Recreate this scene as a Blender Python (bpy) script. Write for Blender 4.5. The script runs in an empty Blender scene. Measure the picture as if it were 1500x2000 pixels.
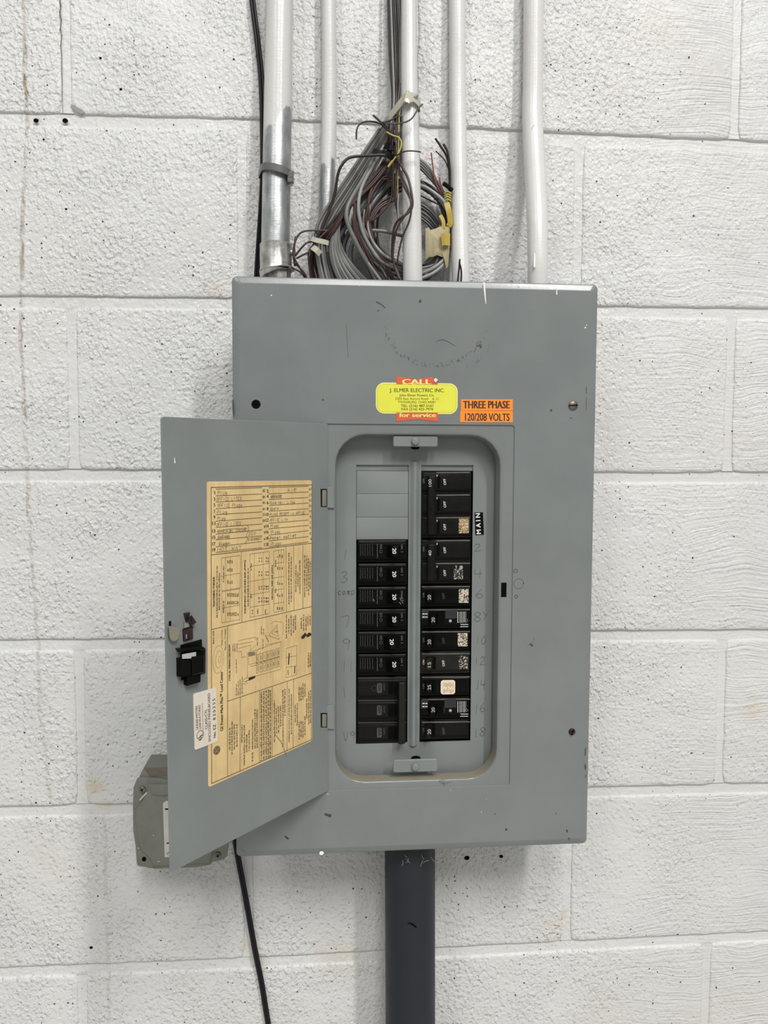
import bpy, bmesh, math, random
import numpy as np
from mathutils import Vector, Matrix, noise

S = 0.0254                      # the scene is laid out in inches, built in metres
ZF = 78.0                       # height of the first mortar joint above the floor, inches
C = bpy.context.scene.collection

# ------------------------------------------------------------------ camera
CAM = np.array([11.39, -37.9814, -15.4232]); YAW, PIT, ROL, FPX = -0.0858, -0.0616, -0.0032, 1543.5
def _rot(y, p, r):
    cy, sy, cp, sp, cr, sr = math.cos(y), math.sin(y), math.cos(p), math.sin(p), math.cos(r), math.sin(r)
    return np.array([[cy, -sy, 0], [sy, cy, 0], [0, 0, 1]]) @ np.array([[1, 0, 0], [0, cp, -sp], [0, sp, cp]]) @ np.array([[cr, 0, sr], [0, 1, 0], [-sr, 0, cr]])
RM = _rot(YAW, PIT, ROL)
def W(p): return Vector((p[0] * S, p[1] * S, (p[2] + ZF) * S))
cd = bpy.data.cameras.new('camera'); cam = bpy.data.objects.new('camera', cd); C.objects.link(cam)
cd.sensor_fit = 'HORIZONTAL'; cd.sensor_width = 36; cd.lens = 36 * FPX / 1500; cd.clip_start = 0.01
mw = Matrix(((RM[0, 0], RM[0, 2], -RM[0, 1], 0), (RM[1, 0], RM[1, 2], -RM[1, 1], 0), (RM[2, 0], RM[2, 2], -RM[2, 1], 0), (0, 0, 0, 1)))
mw.translation = W(CAM); cam.matrix_world = mw
bpy.context.scene.camera = cam

# ------------------------------------------------------------------ world, lights, exposure
sc = bpy.context.scene
sc.view_settings.view_transform = 'Standard'; sc.view_settings.look = 'None'
sc.view_settings.gamma = 1.0; sc.view_settings.use_curve_mapping = False
sc.view_settings.exposure = 0.0
wd = bpy.data.worlds.new('room_light'); sc.world = wd; wd.use_nodes = True
wd.node_tree.nodes['Background'].inputs[0].default_value = (0.98, 1.0, 1.0, 1)
wd.node_tree.nodes['Background'].inputs[1].default_value = 0.345
def tube_lamp(name, x, y, z, length, width, az, power, col=(1, 0.985, 0.96)):
    """a fluorescent fitting under the ceiling, its long side turned by az from the wall's normal"""
    l = bpy.data.lights.new(name, 'AREA'); l.shape = 'RECTANGLE'; l.size = width; l.size_y = length
    l.energy = power; l.color = col
    o = bpy.data.objects.new(name, l); C.objects.link(o)
    o.location = W((x, y, z)); o.rotation_euler = (0, 0, az)
    return o
tube_lamp('ceiling_tube', 15 + 96, -4 - 188, 172, 3.8, 0.35, math.radians(27), 370)
tube_lamp('ceiling_tube', 15 - 110, -190, 172, 3.6, 1.0, math.radians(-28), 120)
tube_lamp('ceiling_tube', 15 + 10, -210, 172, 3.6, 1.2, math.radians(3), 270)

# ------------------------------------------------------------------ geometry helpers
def ray(px, py):
    v = np.array([(px - 750) / FPX, 1, -(py - 1000) / FPX]); return RM @ v
def at(px, py, y):
    """the point at depth y (inches from the wall face, negative towards the room) seen at a pixel of the photograph"""
    v = ray(px, py); return CAM + v * (y - CAM[1]) / v[1]
def inch(npx, y, px=750, py=1000):
    """real length of npx pixels at depth y"""
    v = ray(px, py); return npx / FPX * (y - CAM[1]) / v[1]
class Plane:
    def __init__(s, o, U, V, N): s.o, s.U, s.V, s.N = map(np.array, (o, U, V, N))
    def pt(s, u, v, w=0.0): return s.o + u * s.U + v * s.V + w * s.N
    def uv(s, px, py, w=0.0):
        d = ray(px, py); o = s.o + w * s.N; t = ((o - CAM) @ s.N) / (d @ s.N); h = CAM + t * d - o
        return np.array([h @ s.U, h @ s.V])
class Mesh:
    def __init__(s): s.v, s.f, s.m, s.k = [], [], [], 0
    def add(s, pts, faces, k=None):
        b = len(s.v); s.v += [tuple(p) for p in pts]
        for f in faces: s.f.append([b + i for i in f]); s.m.append(s.k if k is None else k)
    def loops(s, rings, cap0=False, cap1=True, k=None, closed=True):
        n = len(rings[0]); pts = [p for r in rings for p in r]; F = []
        for i in range(len(rings) - 1):
            for j in range(n if closed else n - 1):
                a, b = i * n + j, i * n + (j + 1) % n; F.append([a, b, b + n, a + n])
        if cap0: F.append(list(range(n))[::-1])
        if cap1: F.append([(len(rings) - 1) * n + j for j in range(n)])
        s.add(pts, F, k)
    def prism(s, pl, uv, w0, w1, bev=0.0, k=None, cap0=False, r=1):
        uv = [np.array(p, float) for p in uv]
        if sum(a[0] * b[1] - b[0] * a[1] for a, b in zip(uv, uv[1:] + uv[:1])) < 0: uv = uv[::-1]
        R = [[pl.pt(*p, w0) for p in uv]]
        if bev:
            R.append([pl.pt(*p, w1 - bev) for p in uv])
            for i in range(1, r + 1):
                a = i / r * math.pi / 2
                R.append([pl.pt(*p, w1 - bev + bev * math.sin(a)) for p in inset(uv, bev * (1 - math.cos(a)))])
        else: R.append([pl.pt(*p, w1) for p in uv])
        s.loops(R, cap0=cap0, k=k)
    def box(s, pl, u0, u1, v0, v1, w0, w1, bev=0.0, k=None, r=1, cap0=False):
        s.prism(pl, [(u0, v0), (u1, v0), (u1, v1), (u0, v1)], w0, w1, bev, k, cap0, r)
    def tube(s, P, R, n=8, k=None, cap=True):
        P = [np.array(p, float) for p in P]
        if np.isscalar(R): R = [R] * len(P)
        rings = []; ref = None
        for i, p in enumerate(P):
            t = P[min(i + 1, len(P) - 1)] - P[max(i - 1, 0)]; t = t / (np.linalg.norm(t) + 1e-9)
            if ref is None: ref = np.array([0, 1, 0]) if abs(t[1]) < .9 else np.array([1, 0, 0])
            a = ref - t * (ref @ t); a /= np.linalg.norm(a); ref = a; b = np.cross(t, a)
            rings.append([p + R[i] * (math.cos(q) * a + math.sin(q) * b) for q in [2 * math.pi * j / n for j in range(n)]])
        s.loops(rings, cap0=cap, cap1=cap, k=k)
    def ribbon(s, pl, uv, width, w, k=None):
        uv = [np.array(p, float) for p in uv]
        for a, b in zip(uv, uv[1:]):
            d = b - a; L = np.linalg.norm(d)
            if L < 1e-6: continue
            d = d / L; n = np.array([-d[1], d[0]]) * width / 2; a2, b2 = a - d * width * .3, b + d * width * .3
            s.add([pl.pt(*(a2 - n), w), pl.pt(*(b2 - n), w), pl.pt(*(b2 + n), w), pl.pt(*(a2 + n), w)], [[0, 1, 2, 3]], k)
    def disc(s, pl, c, ru, rv, w, k=None, n=20):
        s.add([pl.pt(c[0] + ru * math.cos(a), c[1] + rv * math.sin(a), w) for a in [2 * math.pi * i / n for i in range(n)]], [list(range(n))], k)
    def text(s, pl, t, A, B, h, w, bold=0.0, k=None, squash=True):
        """lettering from A to B (baseline, plane coordinates), cap height h"""
        V, F, tw, ch = glyphs(t, 0.0)
        A, B = np.array(A), np.array(B); L = np.linalg.norm(B - A); d = (B - A) / L; n = np.array([-d[1], d[0]])
        sx, sy = L / tw, h / ch
        for i, e in enumerate((0.0,) if bold < .005 else (-1.0, -.33, .33, 1.0)):      # heavier weights: the strokes are laid again beside themselves
            s.add([pl.pt(*(A + d * (x + e * bold) * sx + n * y * sy), w + i * .0004) for x, y in V], F, k)
    def build(s, name, mats, parent=None, smooth=None):
        me = bpy.data.meshes.new(name)
        o = bpy.data.objects.new(name, me); C.objects.link(o)
        off = Vector((0, 0, 0))
        if parent is not None:
            o.parent = parent; p = parent
            while p: off += p.location; p = p.parent
        elif s.v:
            a = np.array(s.v); off = W(((a[:, 0].min() + a[:, 0].max()) / 2, (a[:, 1].min() + a[:, 1].max()) / 2, a[:, 2].min())); o.location = off
        me.from_pydata([W(p) - off for p in s.v], [], s.f)
        mats = mats if isinstance(mats, (list, tuple)) else [mats]
        for m in mats: me.materials.append(m)
        if len(mats) > 1:
            for p, k in zip(me.polygons, s.m): p.material_index = k
        me.validate(); bm = bmesh.new(); bm.from_mesh(me)
        bmesh.ops.remove_doubles(bm, verts=bm.verts, dist=1e-6)
        if name not in FLAT: bmesh.ops.recalc_face_normals(bm, faces=bm.faces)
        bm.to_mesh(me); bm.free()
        if smooth:
            for p in me.polygons: p.use_smooth = True
            me.set_sharp_from_angle(angle=math.radians(smooth))
        return o
FLAT = set()
def inset(uv, d):
    out = []; n = len(uv)
    for i in range(n):
        a, b, c = uv[i - 1], uv[i], uv[(i + 1) % n]
        e1 = (b - a) / (np.linalg.norm(b - a) + 1e-9); e2 = (c - b) / (np.linalg.norm(c - b) + 1e-9)
        n1, n2 = np.array([-e1[1], e1[0]]), np.array([-e2[1], e2[0]])
        m = n1 + n2; out.append(b + m * d / max(.3, 1 + n1 @ n2))
    return out
_G = {}
def glyphs(t, bold):
    if (t, bold) not in _G:
        def mk(x):
            cu = bpy.data.curves.new('t', 'FONT'); cu.body = x; cu.offset = bold; cu.resolution_u = 3
            ob = bpy.data.objects.new('t', cu); me = ob.to_mesh()
            V = [(v.co.x, v.co.y) for v in me.vertices]; F = [list(p.vertices) for p in me.polygons]
            ob.to_mesh_clear(); bpy.data.objects.remove(ob); bpy.data.curves.remove(cu); return V, F
        V, F = mk(t); H, _ = mk('H'); x0 = min(v[0] for v in V)
        V = [(a - x0, b) for a, b in V]
        _G[t, bold] = (V, F, max(v[0] for v in V), max(v[1] for v in H))
    return _G[t, bold]
def rrect(u0, u1, v0, v1, r, n=6):
    out = []
    for cx, cy, a0 in ((u1 - r, v1 - r, 0), (u0 + r, v1 - r, 90), (u0 + r, v0 + r, 180), (u1 - r, v0 + r, 270)):
        for i in range(n + 1):
            a = math.radians(a0 + 90 * i / n); out.append(np.array([cx + r * math.cos(a), cy + r * math.sin(a)]))
    return out
def spline(P, n=8):
    P = [np.array(p, float) for p in P]; out = []; Q = [2 * P[0] - P[1]] + P + [2 * P[-1] - P[-2]]
    for i in range(1, len(Q) - 2):
        a, b, c, d = Q[i - 1:i + 3]
        for j in range(n):
            t = j / n; out.append(.5 * (2 * b + (c - a) * t + (2 * a - 5 * b + 4 * c - d) * t * t + (3 * b - a - 3 * c + d) * t ** 3))
    return out + [P[-1]]
def empty(name, p, label, cat, group=None):
    o = bpy.data.objects.new(name, None); C.objects.link(o); o.location = W(p); o.empty_display_size = .02
    return tag(o, label, cat, group)
def tag(o, label, cat, group=None):
    o['label'] = label; o['category'] = cat
    if group: o['group'] = group
    return o
# one-stroke letters for handwriting on a 4 x 6 grid
HW = {'A': [[(0, 0), (2, 6), (4, 0)], [(1, 2), (3, 2)]], 'B': [[(0, 0), (0, 6), (3, 5), (0, 3), (4, 1.5), (0, 0)]], 'C': [[(4, 5), (2, 6), (0, 3), (2, 0), (4, 1)]],
 'D': [[(0, 0), (0, 6), (4, 4), (3, 1), (0, 0)]], 'E': [[(4, 6), (0, 6), (0, 0), (4, 0)], [(0, 3), (3, 3)]], 'F': [[(4, 6), (0, 6), (0, 0)], [(0, 3), (3, 3)]],
 'G': [[(4, 5), (2, 6), (0, 3), (2, 0), (4, 1), (4, 3), (2, 3)]], 'H': [[(0, 0), (0, 6)], [(4, 0), (4, 6)], [(0, 3), (4, 3)]], 'I': [[(2, 0), (2, 6)]],
 'K': [[(0, 0), (0, 6)], [(4, 6), (0, 3), (4, 0)]], 'L': [[(0, 6), (0, 0), (4, 0)]], 'M': [[(0, 0), (0, 6), (2, 2), (4, 6), (4, 0)]], 'N': [[(0, 0), (0, 6), (4, 0), (4, 6)]],
 'O': [[(2, 6), (0, 3), (2, 0), (4, 3), (2, 6)]], 'P': [[(0, 0), (0, 6), (4, 5), (3, 3), (0, 3)]], 'R': [[(0, 0), (0, 6), (4, 5), (0, 3), (4, 0)]], 'S': [[(4, 5), (2, 6), (0, 4.5), (4, 1.5), (2, 0), (0, 1)]],
 'T': [[(0, 6), (4, 6)], [(2, 6), (2, 0)]], 'U': [[(0, 6), (0, 1), (2, 0), (4, 1), (4, 6)]], 'V': [[(0, 6), (2, 0), (4, 6)]], 'W': [[(0, 6), (1, 0), (2, 4), (3, 0), (4, 6)]], 'Y': [[(0, 6), (2, 3)], [(4, 6), (1, 0)]],
 'a': [[(3, 3.5), (1, 4), (0, 1.5), (1.5, 0), (3, 2), (3, 3.5), (3, 0)]], 'c': [[(3, 3.5), (1, 4), (0, 2), (1, 0), (3, .5)]], 'e': [[(0, 2), (3, 2.5), (2, 4), (0, 2), (1, 0), (3, .6)]], 'g': [[(3, 3.5), (1, 4), (0, 2), (2, .5), (3, 3.5), (3, -2), (0, -2)]],
 'i': [[(1, 3.5), (1, 0)]], 'l': [[(1, 6), (1, 0)]], 'm': [[(0, 0), (0, 4), (1.5, 3), (1.5, 0), (1.6, 3), (3, 4), (3, 0)]], 'n': [[(0, 0), (0, 4), (2, 4), (3, 3), (3, 0)]], 'o': [[(1.5, 4), (0, 2), (1.5, 0), (3, 2), (1.5, 4)]],
 'p': [[(0, -2), (0, 4), (3, 3.5), (2, 0), (0, .5)]], 'r': [[(0, 0), (0, 4), (0, 3), (3, 4)]], 's': [[(3, 4), (0, 3), (3, 1), (0, 0)]], 't': [[(1, 6), (1, 0), (2, 0)], [(0, 4), (3, 4)]], 'u': [[(0, 4), (0, 0), (2, 0), (3, 4), (3, 0)]], 'x': [[(0, 4), (3, 0)], [(0, 0), (3, 4)]], 'y': [[(0, 4), (1.5, 1)], [(3, 4), (0, -2)]],
 '0': [[(2, 6), (0, 3), (2, 0), (4, 3), (2, 6)]], '1': [[(2, 6), (2, 0)]], '2': [[(0, 4.6), (1.5, 6), (3.4, 4.6), (0, 0), (4, .3)]], '3': [[(0, 5.4), (2, 6), (3.4, 4.8), (1.4, 3.3), (3.8, 1.7), (2, 0), (0, .7)]],
 '4': [[(0, 6), (0, 3), (4, 3)], [(3, 6), (3, 0)]], '6': [[(3, 6), (.6, 3.6), (0, 1.4), (2, 0), (4, 1.4), (2, 2.8), (.3, 1.8)]], '7': [[(0, 6), (4, 6), (2.6, 0)]], '8': [[(2, 3.2), (0, 4.6), (2, 6), (4, 4.6), (2, 3.2), (0, 1.5), (2, 0), (4, 1.5), (2, 3.2)]],
 '9': [[(3.6, 4.6), (1.6, 6), (0, 4.4), (2, 3.2), (3.6, 4.6), (3, 0)]], '5': [[(4, 6), (0, 6), (0, 3.5), (3, 3.5), (4, 1.5), (2, 0), (0, .5)]], ')': [[(0, 7), (1.5, 3), (0, -1)]], '/': [[(0, 0), (3, 6)]], '-': [[(0, 3), (3, 3)]], ' ': []}
def hand(M, pl, t, A, B, h, width, w, k=None, rnd=random.Random(1), slant=.15):
    A, B = np.array(A), np.array(B); L = np.linalg.norm(B - A); d = (B - A) / L; n = np.array([-d[1], d[0]])
    st = L / max(1, len(t)); sx = st * .74 / 4; sy = h / 6
    for i, c in enumerate(t):
        jx, jy = rnd.uniform(-.2, .2), rnd.uniform(-.4, .4)
        for g in HW.get(c, []):
            q = [A + d * (i * st + (x + jx + slant * y * sy / sx * .6 + rnd.uniform(-.2, .2)) * sx) + n * (y + jy) * sy for x, y in g]
            if len(q) > 2: q = spline(q, 3)
            M.ribbon(pl, q, width, w, k)

# ------------------------------------------------------------------ materials
class NT:
    def __init__(s, name):
        s.mat = bpy.data.materials.new(name); s.mat.use_nodes = True; s.t = s.mat.node_tree; s.b = s.t.nodes['Principled BSDF']
    def n(s, typ, **kw):
        nd = s.t.nodes.new(typ)
        for k, v in kw.items():
            if k.startswith('i_'):
                key = k[2:]; key = int(key) if key.isdigit() else key.replace('_', ' ')
                if hasattr(v, 'node'): s.t.links.new(v, nd.inputs[key])
                else: nd.inputs[key].default_value = v
            else: setattr(nd, k, v)
        return nd
    def math(s, op, a, b=0.0, c=None, clamp=False):
        nd = s.n('ShaderNodeMath', operation=op, use_clamp=clamp, i_0=a, i_1=b)
        if c is not None:
            if hasattr(c, 'node'): s.t.links.new(c, nd.inputs[2])
            else: nd.inputs[2].default_value = c
        return nd.outputs[0]
    def noise(s, vec, scale, detail=3, rough=.55, dist=0.0):
        return s.n('ShaderNodeTexNoise', i_Vector=vec, i_Scale=scale, i_Detail=detail, i_Roughness=rough, i_Distortion=dist).outputs[0]
    def ramp(s, v, a, b, lo=0.0, hi=1.0):
        return s.n('ShaderNodeMapRange', interpolation_type='SMOOTHSTEP', i_0=v, i_1=a, i_2=b, i_3=lo, i_4=hi).outputs[0]
    def mix(s, f, a, b):
        nd = s.n('ShaderNodeMix', data_type='RGBA')
        for i, v in ((0, f), (6, a), (7, b)):
            if hasattr(v, 'node'): s.t.links.new(v, nd.inputs[i])
            else: nd.inputs[i].default_value = v if i == 0 or len(v) == 4 else (*v, 1)
        return nd.outputs[2]
    def pos(s, obj=None):
        if obj is None: return s.n('ShaderNodeNewGeometry').outputs['Position']
        return s.n('ShaderNodeTexCoord', object=obj).outputs['Object']
    def stretch(s, vec, sc_):
        return s.n('ShaderNodeVectorMath', operation='MULTIPLY', i_0=vec, i_1=sc_).outputs[0]
    def bump(s, h, strength, dist, prev=None):
        nd = s.n('ShaderNodeBump', i_Strength=strength, i_Distance=dist, i_Height=h)
        if prev is not None: s.t.links.new(prev, nd.inputs['Normal'])
        return nd.outputs[0]
    def out(s, col=None, rough=None, metal=None, normal=None, spec=None):
        for k, v in (('Base Color', col), ('Roughness', rough), ('Metallic', metal), ('Normal', normal), ('Specular IOR Level', spec)):
            if v is None: continue
            if hasattr(v, 'node'): s.t.links.new(v, s.b.inputs[k])
            else: s.b.inputs[k].default_value = (*v, 1) if isinstance(v, tuple) and len(v) == 3 else v
        return s.mat
def plain(name, col, rough=.5, metal=0.0, var=.12, scale=60, bump=.0, spec=.5):
    N = NT(name); p = N.pos(); n = N.noise(p, scale, 4)
    c = N.mix(n, tuple(x * (1 - var) for x in col), tuple(min(1, x * (1 + var)) for x in col))
    nm = N.bump(N.noise(p, scale * 8, 3), bump, .0004) if bump else None
    return N.out(c, N.ramp(n, .2, .8, rough * .88, min(1, rough * 1.12)), metal, nm, spec)

def wall_mat(name, relief):
    N = NT(name); p = N.pos(); xyz = N.n('ShaderNodeSeparateXYZ', i_0=p); x, z = xyz.outputs[0], xyz.outputs[2]
    big = N.noise(p, 4, 3); fine = N.noise(p, 380, 3, .6); mid = N.noise(N.stretch(p, (1, 1, .8)), 185, 2, .5); broad = N.noise(p, 25, 2)
    # painted-over pores of the block
    vo = N.n('ShaderNodeTexVoronoi', i_Vector=p, i_Scale=185, i_Randomness=1.0)
    vc = N.n('ShaderNodeSeparateColor', i_0=vo.outputs['Color'])
    keep = N.math('GREATER_THAN', vc.outputs[0], N.math('ADD', N.ramp(N.noise(p, 9, 2), .36, .60, .975, .80), N.ramp(x, 22 * S, 30 * S, 0, .035)))
    d = N.math('ADD', vo.outputs['Distance'], N.math('MULTIPLY', N.math('SUBTRACT', N.noise(p, 480, 2), .5), .5))
    rad = N.math('ADD', .05, N.math('MULTIPLY', N.math('POWER', vc.outputs[2], 2.2), .15))
    hole = N.math('MULTIPLY', N.ramp(N.math('SUBTRACT', d, rad), -.04, .045, 1, 0), keep)
    vo2 = N.n('ShaderNodeTexVoronoi', i_Vector=p, i_Scale=170, i_Randomness=1.0)
    dent = N.math('MULTIPLY', N.ramp(vo2.outputs['Distance'], .1, .5, 1, 0), N.math('GREATER_THAN', N.n('ShaderNodeSeparateColor', i_0=vo2.outputs['Color']).outputs[1], .62))
    # horizontal brush marks towards the right of the wall
    wob = N.math('ADD', z, N.math('MULTIPLY', N.noise(N.stretch(p, (1, 1, 1)), 7, 2), .05))
    bv = N.n('ShaderNodeCombineXYZ', i_0=N.math('MULTIPLY', x, 9.0), i_1=0.0, i_2=N.math('MULTIPLY', wob, 330.0))
    brush = N.noise(bv.outputs[0], 1.0, 3, .6)
    bm = N.math('MULTIPLY', N.ramp(x, 24 * S, 31 * S), N.ramp(N.noise(p, 6, 2), .3, .62, .25, 1))
    # rust run down the wall on the left
    fc = N.n('ShaderNodeFloatCurve', i_Value=N.n('ShaderNodeMapRange', i_0=z, i_1=W((0, 0, -40))[2], i_2=W((0, 0, 8))[2]).outputs[0])
    cu = fc.mapping.curves[0]; pts = []
    for qx, qy in ((46, -20), (50, 150), (53, 250), (44, 420), (42, 560), (40, 660), (52, 900), (55, 990), (70, 1200), (80, 1400), (98, 1560), (205, 1600), (207, 1700)):
        h = at(qx, qy, 0); pts.append(((h[2] + 40) / 48, (h[0] + 4) / 8))
    pts.sort()
    while len(cu.points) < len(pts): cu.points.new(.5, .5)
    for q, (a, b) in zip(cu.points, pts): q.location = (a, b); q.handle_type = 'VECTOR'
    fc.mapping.update()
    xc = N.math('SUBTRACT', N.math('MULTIPLY', fc.outputs[0], 8 * S), 4 * S)
    dx = N.math('ABSOLUTE', N.math('SUBTRACT', x, N.math('ADD', xc, N.math('MULTIPLY', N.math('SUBTRACT', N.noise(p, 60, 2), .5), .006))))
    streak = N.math('MULTIPLY', N.ramp(dx, .0012, .0036, 1, 0), N.math('MULTIPLY', N.ramp(N.noise(N.stretch(p, (1, 1, .25)), 150, 4, .7), .36, .6), N.ramp(N.noise(N.stretch(p, (.05, .05, 1)), 9, 2), .36, .60, .32, 1)))
    streak = N.math('MULTIPLY', streak, N.ramp(z, W((0, 0, -34))[2], W((0, 0, 2))[2], .25, .9))
    # pink and ochre staining low down
    tint = N.math('MULTIPLY', N.ramp(N.noise(p, 3.2, 3), .45, .75), .5)
    c = N.mix(N.ramp(big, .3, .7), (.622, .625, .612), (.664, .667, .655))
    c = N.mix(tint, c, (.63, .585, .558))
    c = N.mix(N.math('MULTIPLY', N.ramp(N.noise(p, 1.9, 4), .52, .8), .35), c, (.56, .545, .50))
    for qx, qy, rr_, am in ((185, 1535, 34, .5), (205, 1575, 22, .4), (1103, 1785, 15, .7), (1080, 1815, 60, .22), (660, 1868, 70, .25), (505, 1880, 26, .5), (480, 1850, 16, .4), (1470, 1385, 40, .3), (425, 560, 30, .25)):
        h_ = W(at(qx, qy, 0)); dd = N.n('ShaderNodeVectorMath', operation='DISTANCE', i_0=p, i_1=h_).outputs['Value']
        c = N.mix(N.math('MULTIPLY', N.ramp(N.math('ADD', dd, N.math('MULTIPLY', N.math('SUBTRACT', N.noise(p, 45, 3), .5), .03)), 0, inch(rr_, 0) * S, 1, 0), am), c, (.56, .44, .27))
    c = N.mix(streak, c, (.24, .165, .085))
    c = N.mix(N.math('MULTIPLY', N.ramp(fine, .28, .42, 1, 0), .14), c, (.45, .44, .41))
    c = N.mix(hole, c, (.035, .032, .03))
    patch = N.ramp(N.noise(p, 11, 2), .32, .66, .35, 1.0); lump = N.ramp(N.noise(N.stretch(p, (1, 1, .75)), 230, 2, .45), .42, .86)
    h1 = N.math('MULTIPLY', N.math('ADD', N.math('ADD', N.math('MULTIPLY', mid, .55), N.math('MULTIPLY', fine, .22)), N.math('MULTIPLY', lump, .34)), patch)
    h1 = N.math('SUBTRACT', h1, N.math('MULTIPLY', dent, .16))
    h1 = N.math('MULTIPLY', h1, N.math('SUBTRACT', 1.0, N.math('MULTIPLY', bm, .62)))
    h1 = N.math('ADD', h1, N.math('MULTIPLY', N.math('MULTIPLY', brush, bm), .55))
    h1 = N.math('SUBTRACT', h1, N.math('MULTIPLY', hole, 1.2))
    nm = N.bump(h1, relief, .0046); nm = N.bump(broad, .5, .004, nm)
    return N.out(c, .37, 0.0, nm, .45)
M_WALL = wall_mat('white_painted_block', 1.0); M_MORTAR = wall_mat('white_painted_mortar', .5)

def paint_mat(root, name, col, rough, scuffs, ledge=None):
    """grey enamel with scuffs placed in the panel's own space"""
    N = NT(name); p = N.pos(root); n = N.noise(p, 14, 4)
    c = N.mix(N.ramp(n, .3, .7), tuple(x * .95 for x in col), tuple(x * 1.05 for x in col))
    if scuffs:
        xyz = N.n('ShaderNodeSeparateXYZ', i_0=p); x, z = xyz.outputs[0], xyz.outputs[2]
        for (cx, cz, r, wd_, a0, a1, amt) in scuffs:
            dx, dz = N.math('SUBTRACT', x, cx * S), N.math('SUBTRACT', z, cz * S)
            rr = N.math('SQRT', N.math('ADD', N.math('MULTIPLY', dx, dx), N.math('MULTIPLY', dz, dz)))
            band = N.ramp(N.math('ABSOLUTE', N.math('SUBTRACT', rr, N.math('ADD', r * S, N.math('MULTIPLY', N.math('SUBTRACT', N.noise(p, 40, 2), .5), .005)))), 0, wd_ * S, 1, 0)
            an = N.math('ARCTAN2', dz, dx)
            am = N.math('MULTIPLY', N.ramp(an, a0, a0 + .25), N.ramp(an, a1 - .25, a1, 1, 0))
            sp = N.ramp(N.noise(N.stretch(p, (1, 1, .6)), 330, 3, .7), .5, .62)
            c = N.mix(N.math('MULTIPLY', N.math('MULTIPLY', band, am), N.math('MULTIPLY', sp, amt)), c, (.07, .07, .06))
    if ledge is not None:
        q = N.n('ShaderNodeSeparateXYZ', i_0=p); dirt = N.math('MULTIPLY', N.ramp(q.outputs[1], .085 * S, .16 * S), N.ramp(q.outputs[2], ledge * S, (ledge + 2.2) * S, 1, 0))
        c = N.mix(N.math('MULTIPLY', dirt, N.ramp(N.noise(p, 60, 3), .25, .6, .5, .95)), c, (.215, .185, .125))
    nm = N.bump(N.noise(p, 260, 2), .08, .0006); nm = N.bump(N.noise(p, 7, 2), .12, .004, nm)
    return N.out(c, N.ramp(n, .3, .7, rough * .9, rough * 1.1), 0.0, nm, .5)
def pipe_mat(name, zsplit, soft, x0=0.0, tilt=0.0, white=(.60, .60, .585)):
    """conduit whose white paint gives way, raggedly, to bare galvanised steel below zsplit"""
    N = NT(name); p = N.pos(); z = N.n('ShaderNodeSeparateXYZ', i_0=p).outputs[2]
    n = N.noise(N.stretch(p, (1, 1, .35)), 90, 5, .65); q = N.noise(N.stretch(p, (1.5, 1.5, .3)), 45, 4)
    xx = N.n('ShaderNodeSeparateXYZ', i_0=p).outputs[0]
    zt = N.math('ADD', z, N.math('MULTIPLY', N.math('SUBTRACT', x0 * S, xx), tilt))
    m = N.ramp(N.math('SUBTRACT', N.math('ADD', zt, N.math('MULTIPLY', N.math('SUBTRACT', q, .5), soft)), W((0, 0, zsplit))[2]), -.002, .002)
    g = N.mix(N.ramp(n, .3, .7), (.30, .31, .31), (.52, .53, .54)); g = N.mix(N.math('MULTIPLY', N.ramp(N.noise(N.stretch(p, (1, 1, .15)), 130, 4), .5, .75), .55), g, (.62, .63, .63))
    w = N.mix(N.math('MULTIPLY', N.ramp(N.noise(p, 35, 4), .5, .8), .5), white, (.60, .56, .50))
    br = N.noise(N.stretch(p, (1, 1, 5)), 110, 3, .6)
    w = N.mix(N.math('MULTIPLY', N.ramp(br, .45, .7), .13), w, (.47, .45, .42))
    nm = N.bump(n, .25, .0012); nm = N.bump(br, .12, .001, nm)
    return N.out(N.mix(m, g, w), N.ramp(m, 0, 1, .36, .27), N.math('MULTIPLY', N.math('SUBTRACT', 1.0, m), .75), nm, .5)
def paper_mat(name, col, dark, crease=1.0):
    N = NT(name); p = N.pos(); n = N.noise(p, 25, 5, .6)
    v = N.noise(N.stretch(p, (1, 1, .12)), 70, 3, .6, 1.0); st = N.noise(N.stretch(p, (1, 1, .3)), 260, 3)
    c = N.mix(N.ramp(n, .32, .72), col, dark); c = N.mix(N.math('MULTIPLY', N.ramp(st, .35, .75), .18), c, tuple(x * .7 for x in col))
    return N.out(c, .55, 0.0, N.bump(N.noise(N.stretch(p, (1, 1, .10)), 34, 2, .5, .6), .45 * crease, .007, N.bump(v, .35 * crease, .003)), .4)

def metal(name, a, b, rough=.4, m=.8):
    N = NT(name); p = N.pos(); n = N.noise(p, 90, 5, .65)
    return N.out(N.mix(N.ramp(n, .3, .7), a, b), N.ramp(n, .3, .7, rough * .8, rough * 1.2), m, N.bump(n, .15, .0008), .5)
M_BLACK = plain('black_plastic', (.003, .0031, .003), .28, var=.3, spec=.10)
M_BLACK2 = plain('aged_black_plastic', (.0065, .0064, .0058), .36, var=.35, scale=90, spec=.14)
M_BROWN = plain('brownish_black_plastic', (.012, .011, .0085), .42, var=.4, scale=110, spec=.22)
M_CABLE = plain('black_cable_jacket', (.010, .010, .012), .38, spec=.22)
M_DARK = plain('dark_interior', (.003, .003, .003), .8, spec=.05)
M_WHITE_INK = plain('white_ink', (.70, .70, .68), .6)
M_GREY_INK = plain('faded_ink', (.13, .13, .125), .6, var=.3, scale=400)
M_DIM_INK = plain('embossed_ink', (.055, .055, .052), .6, var=.3, scale=400)
M_BLACK_INK = plain('black_ink', (.022, .016, .012), .7)
M_PENCIL = plain('pencil', (.115, .118, .115), .6, var=.25, scale=300)
M_PEN = plain('pencil_on_paper', (.205, .165, .09), .7, var=.35, scale=300)
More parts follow.
